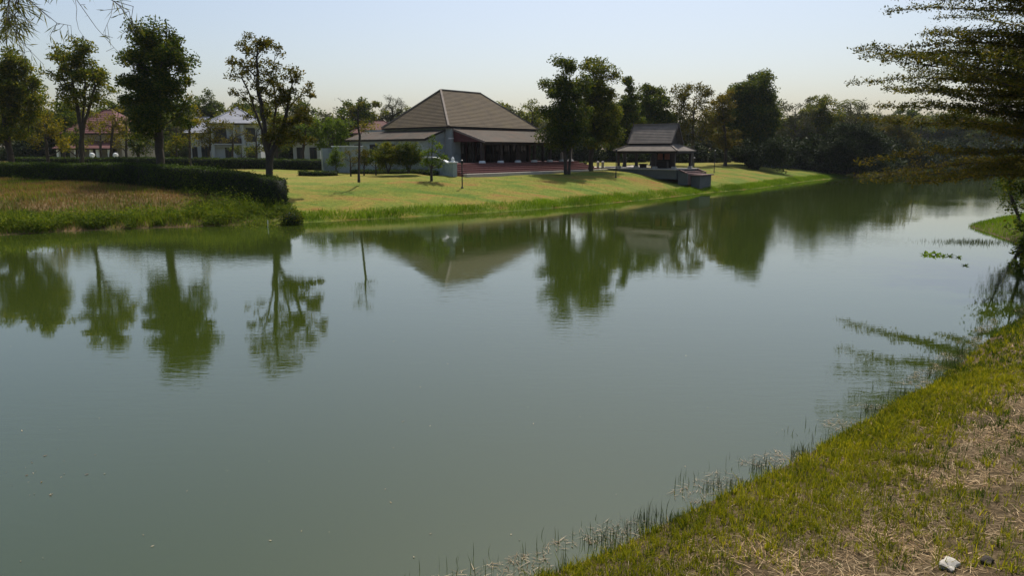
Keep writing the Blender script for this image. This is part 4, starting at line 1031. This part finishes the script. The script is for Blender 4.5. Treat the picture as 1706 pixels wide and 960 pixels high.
# ---------------------------------------------------------------- posts, walls and small garden things
def lamp_post(label, px, py, ytop, z=None):
    z = z if z is not None else 1.95
    X, Y = P(px, py, z); z0 = H(X, Y) - .05
    ht = max(1.2, Zat(ytop, Y) - z0)
    root = empty('garden_lamp', (X, Y, z0)); tag(root, label, 'lamp')
    MB().tube((0,0,.0), (0,0,ht - .35), .05, .04, 8).build('pole', M['black_metal'], root)
    MB().lathe([(.11,0),(.11,.1),(.06,.16)], 8).build('base', M['black_metal'], root)
    MB().lathe([(.05, ht-.35),(.09, ht-.31),(.09, ht-.1)], 8).build('lantern', M['glass'], root)
    MB().lathe([(.13, ht-.1),(.11, ht-.05),(.03, ht)], 8).build('lantern_cap', M['black_metal'], root)
lamp_post('slim black garden lamp post on the lawn beside the finial pillar', 770, 304, 266, 1.9)
lamp_post('slim black garden lamp post at the house-side corner of the pavilion', 1026, 292.5, 248, 1.9)
lamp_post('slim black garden lamp post beside the river-side corner of the pavilion', 1156, 283, 262, 2.1)
lamp_post('slim black garden lamp post on the lawn before the white boundary wall', 1190, 281, 250, 2.1)
lamp_post('slim black garden lamp post on the lawn behind the pavilion', 1043, 277, 262, 2.3)
for px, lab in ((154, 'white gate post with ball finial, nearer the porch columns'), (193, 'white gate post with ball finial, nearer the tallest dark tree')):
    Y = 93.; X = Xat(px, 262, Y); z0 = H(X, Y) - .05; zt = Zat(264.5, Y) - z0
    g = empty('gate_post', (X, Y, z0)); tag(g, lab, 'gate post')
    MB().box(-.3, .3, -.3, .3, 0, zt - .1).build('shaft', M['white_paint'], g, .02)
    MB().box(-.5, .5, -.5, .5, zt - .1, zt + .08).build('cap', M['white_paint'], g, .02)
    MB().lathe([(.12, zt + .08), (.14, zt + .2), (.3, zt + .34), (.34, zt + .5), (.26, zt + .7), (.05, zt + .8)], 12).build('ball', M['white_paint'], g)
# bollards along the path
for px, lab in ((996, 'short pale bollard by the path, nearer the ragged-topped tree'), (1004, 'short pale bollard by the path, nearer the pavilion')):
    X, Y = P(px, 280.5, 2.3); z0 = H(X, Y) - .05
    g = empty('bollard', (X, Y, z0)); tag(g, lab, 'bollard')
    MB().lathe([(.16,0),(.16,.75),(.2,.78)], 10).build('shaft', M['concrete'], g); MB().lathe([(.2,.78),(.2,.88),(.05,.98)], 10).build('cap', M['concrete'], g)
# clipped ball shrubs in a row
V, F = leaves(np.zeros((1,3)), np.array([.1]), np.array([.1]))
def ball(label, X, Y, r, group=None, leaf='leaf_dark', ll=.12, n=420, name='ball_shrub', zs=.85):
    z0 = H(X, Y) - .05; g = empty(name, (X, Y, z0)); tag(g, label, 'shrub', group)
    q = rng.normal(size=(n, 3)); q /= np.linalg.norm(q, axis=1)[:, None]; q = q * (rng.uniform(.8, 1.05, n) * r)[:, None]; q[:, 2] = q[:, 2] * zs + r * .8
    V, F = leaves(q, ll * rng.uniform(.7, 1.3, n), ll * .55 * rng.uniform(.7, 1.3, n)); npmesh('foliage', V, F, M[leaf], g)
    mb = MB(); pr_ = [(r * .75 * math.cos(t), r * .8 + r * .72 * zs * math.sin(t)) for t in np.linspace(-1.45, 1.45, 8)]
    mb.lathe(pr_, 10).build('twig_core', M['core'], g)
    return g
for px in (957, 963, 969, 975):
    X, Y = P(px, 274.5, 2.35); ball('small dark clipped ball shrub in the row beyond the path', X, Y, .32, 'clipped ball shrubs beyond the path', n=200)
X, Y = P(482, 371, .15); ball('dark rounded bush at the water edge below the hedge end', X, Y + .35, .72, ll=.13, n=1500)
X, Y = P(1486, 290, .2); ball('small pale round bush at the water edge past the blackish dome', X + 1, Y + 2., .8, leaf='leaf_fresh', ll=.2, n=500)
def wall(name, label, A, B, z0, z1, mat, coping, th=.25):
    A = np.array(A); B = np.array(B); L = np.linalg.norm(B - A); a = math.atan2(*(B - A)[::-1])
    g = empty(name, (*A, z0), a); tag(g, label, 'wall')
    MB().box(0, L, -th/2, th/2, -.5, z1 - z0).build('wall_panel', M[mat], g)
    MB().box(-.05, L + .05, -th/2 - .06, th/2 + .06, z1 - z0, z1 - z0 + .1).build('coping', M[coping], g)
Yd = 117.
wall('boundary_wall', 'dark mossy boundary wall with pale coping under the riverside trees', (Xat(1272,270,112.), 112.), (Xat(1382,270,121.), 121.), 1.2, Zat(271, 116.), 'moss_wall', 'plaster_tan')
wall('boundary_wall', 'white boundary wall glimpsed between trunks beyond the pavilion', (Xat(1170,262,138.), 138.), (Xat(1226,262,136.), 136.), 2.2, Zat(257.5, 137.), 'white_paint', 'white_paint')
st = empty('thin_stake', (*P(234, 331, .95), 0)); st.location[2] = H(st.location[0], st.location[1]) - .1; tag(st, 'thin dead sapling stick standing in the weedy field', 'stick')
MB().tube((0,0,0), (.04,.05,1.1), .025, .018, 6).build('stem', M['bark'], st); MB().tube((.04,.05,1.1), (-.03,.1,2.3), .018, .008, 6).build('stem', M['bark'], st); MB().tube((.04,.05,1.2), (.25,.1,1.75), .01, .005, 5).build('twig', M['bark'], st)
st2 = empty('white_stake', (*P(446, 378, 0), -.25)); tag(st2, 'short pale stake standing in the water by the weedy bank', 'stake')
MB().tube((0,0,0), (.03,0,.62), .03, .025, 7).build('shaft', M['white_paint'], st2); MB().lathe([(.025,.62),(.03,.64),(.012,.68)], 7, (.03,0)).build('tip', M['white_paint'], st2)

# ---------------------------------------------------------------- grass, reeds, litter
def blades(name, label, XY, hgt, wid, mat, lean=.35, base=None, cat='grass', flat=0, parent=None):
    n = len(XY)
    z = (terrain(XY)[0] if base is None else base) - (.02 if not flat else -.006)
    B = np.column_stack([XY, z]); az = rng.random(n) * 6.283; la = rng.normal(size=n) * lean * .6 + lean * .6
    d = np.column_stack([np.cos(az), np.sin(az), np.zeros(n)])
    faz = rng.random(n) * 6.283; s = np.column_stack([np.cos(faz), np.sin(faz), np.zeros(n)])
    hgt = np.asarray(hgt); wid = np.asarray(wid)
    up = np.array([0, 0, 1.])
    if flat: vz = rng.uniform(.02, .2, n) * (1 - flat) + .05; hz_f = np.ones(n)
    else: vz = np.ones(n); hz_f = la
    m_ = B + d * (hgt * hz_f * .3)[:, None] + up * (hgt * vz * .55)[:, None]
    t_ = B + d * (hgt * hz_f * 1.0)[:, None] + up * (hgt * vz * (1 - .18 * np.abs(la) * (0 if flat else 1)))[:, None]
    w = wid[:, None] * .5
    V = np.stack([B - s * w, B + s * w, m_ + s * w * .75, m_ - s * w * .75, t_], 1).reshape(-1, 3)
    o = np.arange(n)[:, None] * 5
    F = np.concatenate([o + [0, 1, 2], o + [0, 2, 3], o + [3, 2, 4]], 1).reshape(-1, 3)
    ob = npmesh(name, V, F, M[mat]); tag(ob, label, cat, kind='stuff'); return ob
def scatter(n, x0, x1, y0, y1, keep):
    p = np.column_stack([rng.uniform(x0, x1, n), rng.uniform(y0, y1, n)])
    return p[keep(p)]
def lump(p, s, k=0): return .5 + .5 * wob(p, s, k)
def near_land(p):
    dn_ = dist_poly(p, NEAR); df_ = dist_poly(p, FAR); i_ = inside(p, POLY)
    return dn_, (~i_) & (dn_ < df_)
# near bank
def near_pts(n, y0, y1, fn):
    def keep(p):
        dn_, l = near_land(p)
        vis = (p[:, 0] < p[:, 1] * .9 + 4.0)
        return l & vis & (rng.random(len(p)) < fn(p, dn_))
    return scatter(n, -3.5, 24, y0, y1, keep)
patch = lambda p: lump(p, 1.5) * .6 + lump(p, 4.1, 2) * .4
fresh = lambda p, d: np.clip(1.6 - (d + .5 * wob(p, 1.1, 4)) / 1.0, .0, 1) * (.5 + .5 * patch(p)) + np.where(d > .8, np.clip((patch(p) - .44) * 1.6, .04, .4), 0)
wsc = lambda q: np.clip(q[:, 1] / 9, .8, 2.2)
def tuft(q, k, r=.03):
    q = np.repeat(q, k, axis=0); return q + rng.normal(size=q.shape) * r
def size_of(q, k, lo, hi):
    return np.repeat(rng.uniform(lo, hi, len(q) // k), k) * rng.uniform(.5, 1.15, len(q))
q = np.vstack([near_pts(80000, 3.5, 13, lambda p, d: fresh(p, d)), near_pts(47000, 13, 30, lambda p, d: fresh(p, d) * .8)]); q = tuft(q, 8)
blades('grass', 'fresh yellow-green grass along the near bank', q, size_of(q, 8, .06, .2), rng.uniform(.008, .017, len(q)) * wsc(q), 'grass_near', .75)
q = tuft(near_pts(56000, 3.5, 28, lambda p, d: np.clip((patch(p + 7) - .3) * 1.5, .08, .8) * np.where(d < .45, 2.2, .9)), 7)
blades('grass', 'darker green grass tufts scattered over the near bank', q, size_of(q, 7, .06, .19), rng.uniform(.008, .015, len(q)) * wsc(q), 'grass_deep', .6)
q = near_pts(520000, 3.5, 26, lambda p, d: np.clip((d - .3) / 1.0, .1, .95) * (.2 + .8 * (lump(p, 2.3, 6) * .6 + lump(p, 5.1, 2) * .4 > .4)))
blades('straw', 'dry straw litter lying on the near bank', q, rng.uniform(.05, .22, len(q)), rng.uniform(.006, .013, len(q)) * wsc(q), 'straw', .8, flat=.45)
# reeds standing in the shallow edge, in clumps
def edge_pts(n, line, off0, off1, clump_s, thr, i0=0, i1=None, inward=True):
    ln = line[i0:i1]; seg = np.linalg.norm(np.diff(ln, axis=0), axis=1); cum = np.concatenate([[0], np.cumsum(seg)])
    s = rng.random(n) * cum[-1]; k = np.clip(np.searchsorted(cum, s) - 1, 0, len(seg) - 1); t = (s - cum[k]) / seg[k]
    a = ln[k]; b_ = ln[k + 1]; d_ = (b_ - a) / seg[k][:, None]; nrm = np.column_stack([-d_[:, 1], d_[:, 0]])
    p = a + (b_ - a) * t[:, None] + nrm * (off0 + (off1 - off0) * rng.random(n))[:, None]
    return p[lump(p, clump_s) > thr]
q = edge_pts(9000, NEAR, -.2, .3, 2.2, .52, 4, 18); q = q[lump(q, 5.3, 1) > .42]; q = np.vstack([q, edge_pts(700, NEAR, .1, .7, 1.7, .4, 4, 18)])
blades('reeds', 'thin dark reeds standing in the shallows of the near bank', q, rng.uniform(.06, .3, len(q)) * (.5 + .8 * lump(q, 3.7)), rng.uniform(.005, .011, len(q)), 'reed', .25, base=np.full(len(q), -.03), cat='reeds')
q = edge_pts(8000, NEAR, -.05, .5, 2.3, .42, 4, 18); q = q[lump(q, 4.7, 3) > .42]
blades('reed_litter', 'pale broken reed litter floating along the near bank', q, rng.uniform(.03, .15, len(q)), rng.uniform(.005, .012, len(q)), 'litter', .8, base=np.full(len(q), .004), cat='litter', flat=.97)
# grass on the spit and strip under the tiered tree
def keep_spit(p):
    dn_, l = near_land(p); return l & (p[:, 1] > 30) & (p[:, 1] < 52)
q = scatter(160000, 24, 46, 30, 52, keep_spit)
blades('grass', 'bright grass on the low spit beneath the tiered tree', q[:60000], rng.uniform(.1, .3, min(60000, len(q))), rng.uniform(.014, .024, min(60000, len(q))), 'shore', .45)
q = np.array(P(1622, 404)) + rng.normal(size=(900, 2)) * np.array([1.1, .5])
blades('reeds', 'low reed strip standing in the water before the grassy spit', q, rng.uniform(.08, .25, len(q)), rng.uniform(.01, .016, len(q)), 'reed', .3, base=np.full(len(q), -.03), cat='reeds')
# far shore fringe
def far_land(p): return (~inside(p, POLY)), dist_poly(p, FAR)
i0 = 7
q = edge_pts(95000, FAR, 0, 1.7, .9, .0, 7, 18)
dq = dist_poly(q, FAR); q = q[(rng.random(len(q)) < np.clip(1.25 - dq / 1.5, .05, 1) * (.6 + .4 * lump(q, .8)))]
blades('grass', 'lush bright green fringe of grass along the far water edge', q, rng.uniform(.15, .5, len(q)) * (.25 + 1.0 * lump(q, 1.1, 1) * (.5 + .6 * lump(q, 2.9, 3))), rng.uniform(.02, .035, len(q)), 'shore', .4)
# lawn tufts on the slope
def keep_lawn(p):
    l, d_ = far_land(p); fm = fieldmask(p); return l & (d_ > .8) & (d_ < 11) & (fm < .1)
q = scatter(60000, -14, 34, 42, 92, keep_lawn); q = q[rng.random(len(q)) < .2 + .8 * lump(q, .9, 4)]
blades('grass', 'short mown grass on the far river slope', q, rng.uniform(.03, .09, len(q)), rng.uniform(.02, .04, len(q)), 'lawn_tuft', .6)
# weedy field between river and hedge
def keep_field(p):
    l, d_ = far_land(p); return l & (fieldmask(p) > .5) & (d_ < 30)
q = scatter(330000, -62, -11, 30, 68, keep_field); dq = dist_poly(q, FAR)
gsel = rng.random(len(q)) < np.clip(1.3 - dq / 5.0, .28, 1) * (.5 + .6 * lump(q, .7, 2)) + .5 * (lump(q, .28, 5) > .74)
q1 = q[gsel]; d1 = dq[gsel]
blades('weeds', 'rank green weeds along the bank below the hedge', q1, rng.uniform(.2, .6, len(q1)) * (.25 + 1.3 * lump(q1, .9, 2) * (.4 + .8 * lump(q1, 2.6, 5))) * np.clip(.7 + .8 * (d1 < 3), 0, 2), rng.uniform(.02, .04, len(q1)), 'field_green', .45, cat='weeds')
q2 = q[~gsel]; q2 = q2[rng.random(len(q2)) < .65]
blades('weeds', 'dry reddish grass covering the weedy field', q2, rng.uniform(.12, .36, len(q2)), rng.uniform(.018, .032, len(q2)), 'field_dry', .5, cat='weeds')
# bushy broad-leaved weeds hugging the water edge below the hedge
c0 = edge_pts(230, FAR, .1, 2.4, .9, .0, 2, 8); c0 = c0[(c0[:, 0] > -45) & (c0[:, 0] < -12.6)]
cz = terrain(c0)[0]; rr_ = rng.uniform(.2, .5, len(c0)); nl = 240
C = np.repeat(np.column_stack([c0, cz + rr_ * .5]), nl, axis=0) + rng.normal(size=(len(c0) * nl, 3)) * np.repeat(rr_, nl)[:, None] * np.array([.6, .55, .5])
C[:, 2] = np.maximum(C[:, 2], .03)
V, F = leaves(C, rng.uniform(.1, .28, len(C)), rng.uniform(.03, .07, len(C)), up=.2, droop=.25)
tag(npmesh('weeds', V, F, M['field_green']), 'bushy leafy weeds hugging the water edge below the hedge', 'weeds', kind='stuff')
# leafy weed clumps in the field
for i, (px, py, r_) in enumerate([(330,330,1.7),(362,338,1.5),(392,348,1.4),(345,348,1.3),(430,354,1.2)]):
    X, Y = P(px, py, .8); z0 = H(X, Y) - .05
    g = empty('weed_clump', (X, Y, z0)); tag(g, 'leafy dark green weed clump in the field near the hedge end', 'weeds', 'leafy weed clumps near the hedge end')
    n = 2200; c_ = rng.normal(size=(n, 3)) * np.array([.55, .5, .34]) * r_; c_[:, 2] = np.abs(c_[:, 2]) + .08
    V, F = leaves(c_, .14 * rng.uniform(.6, 1.4, n), .05 * rng.uniform(.6, 1.3, n)); npmesh('foliage', V, F, M['field_green'], g)
    mb = MB()
    for k in range(7): a_ = rng.uniform(0, 6.28); mb.tube((0,0,-.05), (.35*r_*math.cos(a_), .35*r_*math.sin(a_), .45*r_), .012, .006, 5)
    mb.build('stem', M['bark'], g)
# floating leaves and scum on the river
q = np.array([P(rng.uniform(-20, 1500), 400 + 540 * rng.random() ** .8) for _ in range(75)])
q = np.vstack([q, np.array([P(rng.uniform(0, 110), rng.uniform(690, 830)) for _ in range(26)])])
q = q[inside(q, POLY)]
V, F = leaves(np.column_stack([q, np.full(len(q), .006)]), rng.uniform(.015, .08, len(q)) ** 1.0, rng.uniform(.008, .03, len(q)))
V[:, 2] = .006 + np.abs(V[:, 2] - .006) * .12
tag(npmesh('floating_leaves', V, F, M['litter']), 'pale fallen leaves drifting on the river', 'leaves', kind='stuff')
# water hyacinth
for px, py, r_ in ((1540,425,.16),(1549,424,.26),(1561,425,.24),(1571,427,.12),(1582,427,.15),(1597,429,.13),(1608,443,.11)):
    X, Y = P(px, py, 0); g = empty('water_plant', (X, Y, 0.0)); tag(g, 'small floating leafy water plant drifting off the grassy spit', 'water plant', 'floating water plants off the spit')
    V, F = [], []
    for k in range(11):
        az = k * 2.4; L = r_ * rng.uniform(.7, 1.3); d = np.array([math.cos(az), math.sin(az), rng.uniform(.3, 1.2)]); d /= np.linalg.norm(d); s = np.array([-d[1], d[0], 0]); s /= np.linalg.norm(s)
        c_ = np.array([math.cos(az), math.sin(az), 0]) * .05; b0 = len(V)
        V += [c_, c_ + d * L * .55 + s * L * .25, c_ + d * L, c_ + d * L * .55 - s * L * .25]; F.append((b0, b0+1, b0+2, b0+3))
    npmesh('leaf_rosette', V, F, M['shore'], g)
    MB().lathe([(.05, -.08), (.09, -.02), (.05, .03)], 8).build('float_base', M['reed'], g)
# pale stone and clod on the near bank
def stone(name, label, px, py, r_, mat, zg=.8):
    X, Y = P(px, py, zg); z = H(X, Y); X, Y = P(px, py, z); z = H(X, Y)
    import bmesh
    bm = bmesh.new(); bmesh.ops.create_icosphere(bm, subdivisions=3, radius=1)
    for v in bm.verts:
        c = v.co; k = 1 + .22 * math.sin(3.1*c.x+1.3) * math.cos(2.7*c.y) + .12 * math.sin(6*c.z+2*c.x)
        c.x = max(-.75, min(.75, c.x)); c.y = max(-.7, min(.8, c.y)); c.z = max(-.6, min(.62, c.z)); v.co = c * k
        v.co.x *= r_ * 1.15; v.co.y *= r_ * .8; v.co.z *= r_ * .75
    me = bpy.data.meshes.new(name); bm.to_mesh(me); bm.free(); me.materials.append(M[mat])
    o = bpy.data.objects.new(name, me); col.objects.link(o); o.location = (X, Y, z + r_ * .22); o.rotation_euler = (.15, -.2, .6); tag(o, label, 'stone' if 'stone' in name else 'clod')
stone('stone', 'pale angular stone half buried in the dry near bank', 1582, 942, .105, 'stone_pale')
stone('soil_clod', 'dark lump of soil beside the pale stone on the near bank', 1645, 934, .07, 'bark')

# ---------------------------------------------------------------- air
m, nt, out = new_mat('haze_air')
v = nt.nodes.new('ShaderNodeVolumePrincipled'); v.inputs['Color'].default_value = (.86, .92, 1, 1); v.inputs['Density'].default_value = .0001; v.inputs['Anisotropy'].default_value = .3
nt.links.new(v.outputs[0], out.inputs['Volume'])
hb = MB().box(-420, 440, -70, 440, -3.0, 32).build('haze', m); tag(hb, 'thin pale haze in the air over the river', 'haze', kind='stuff')
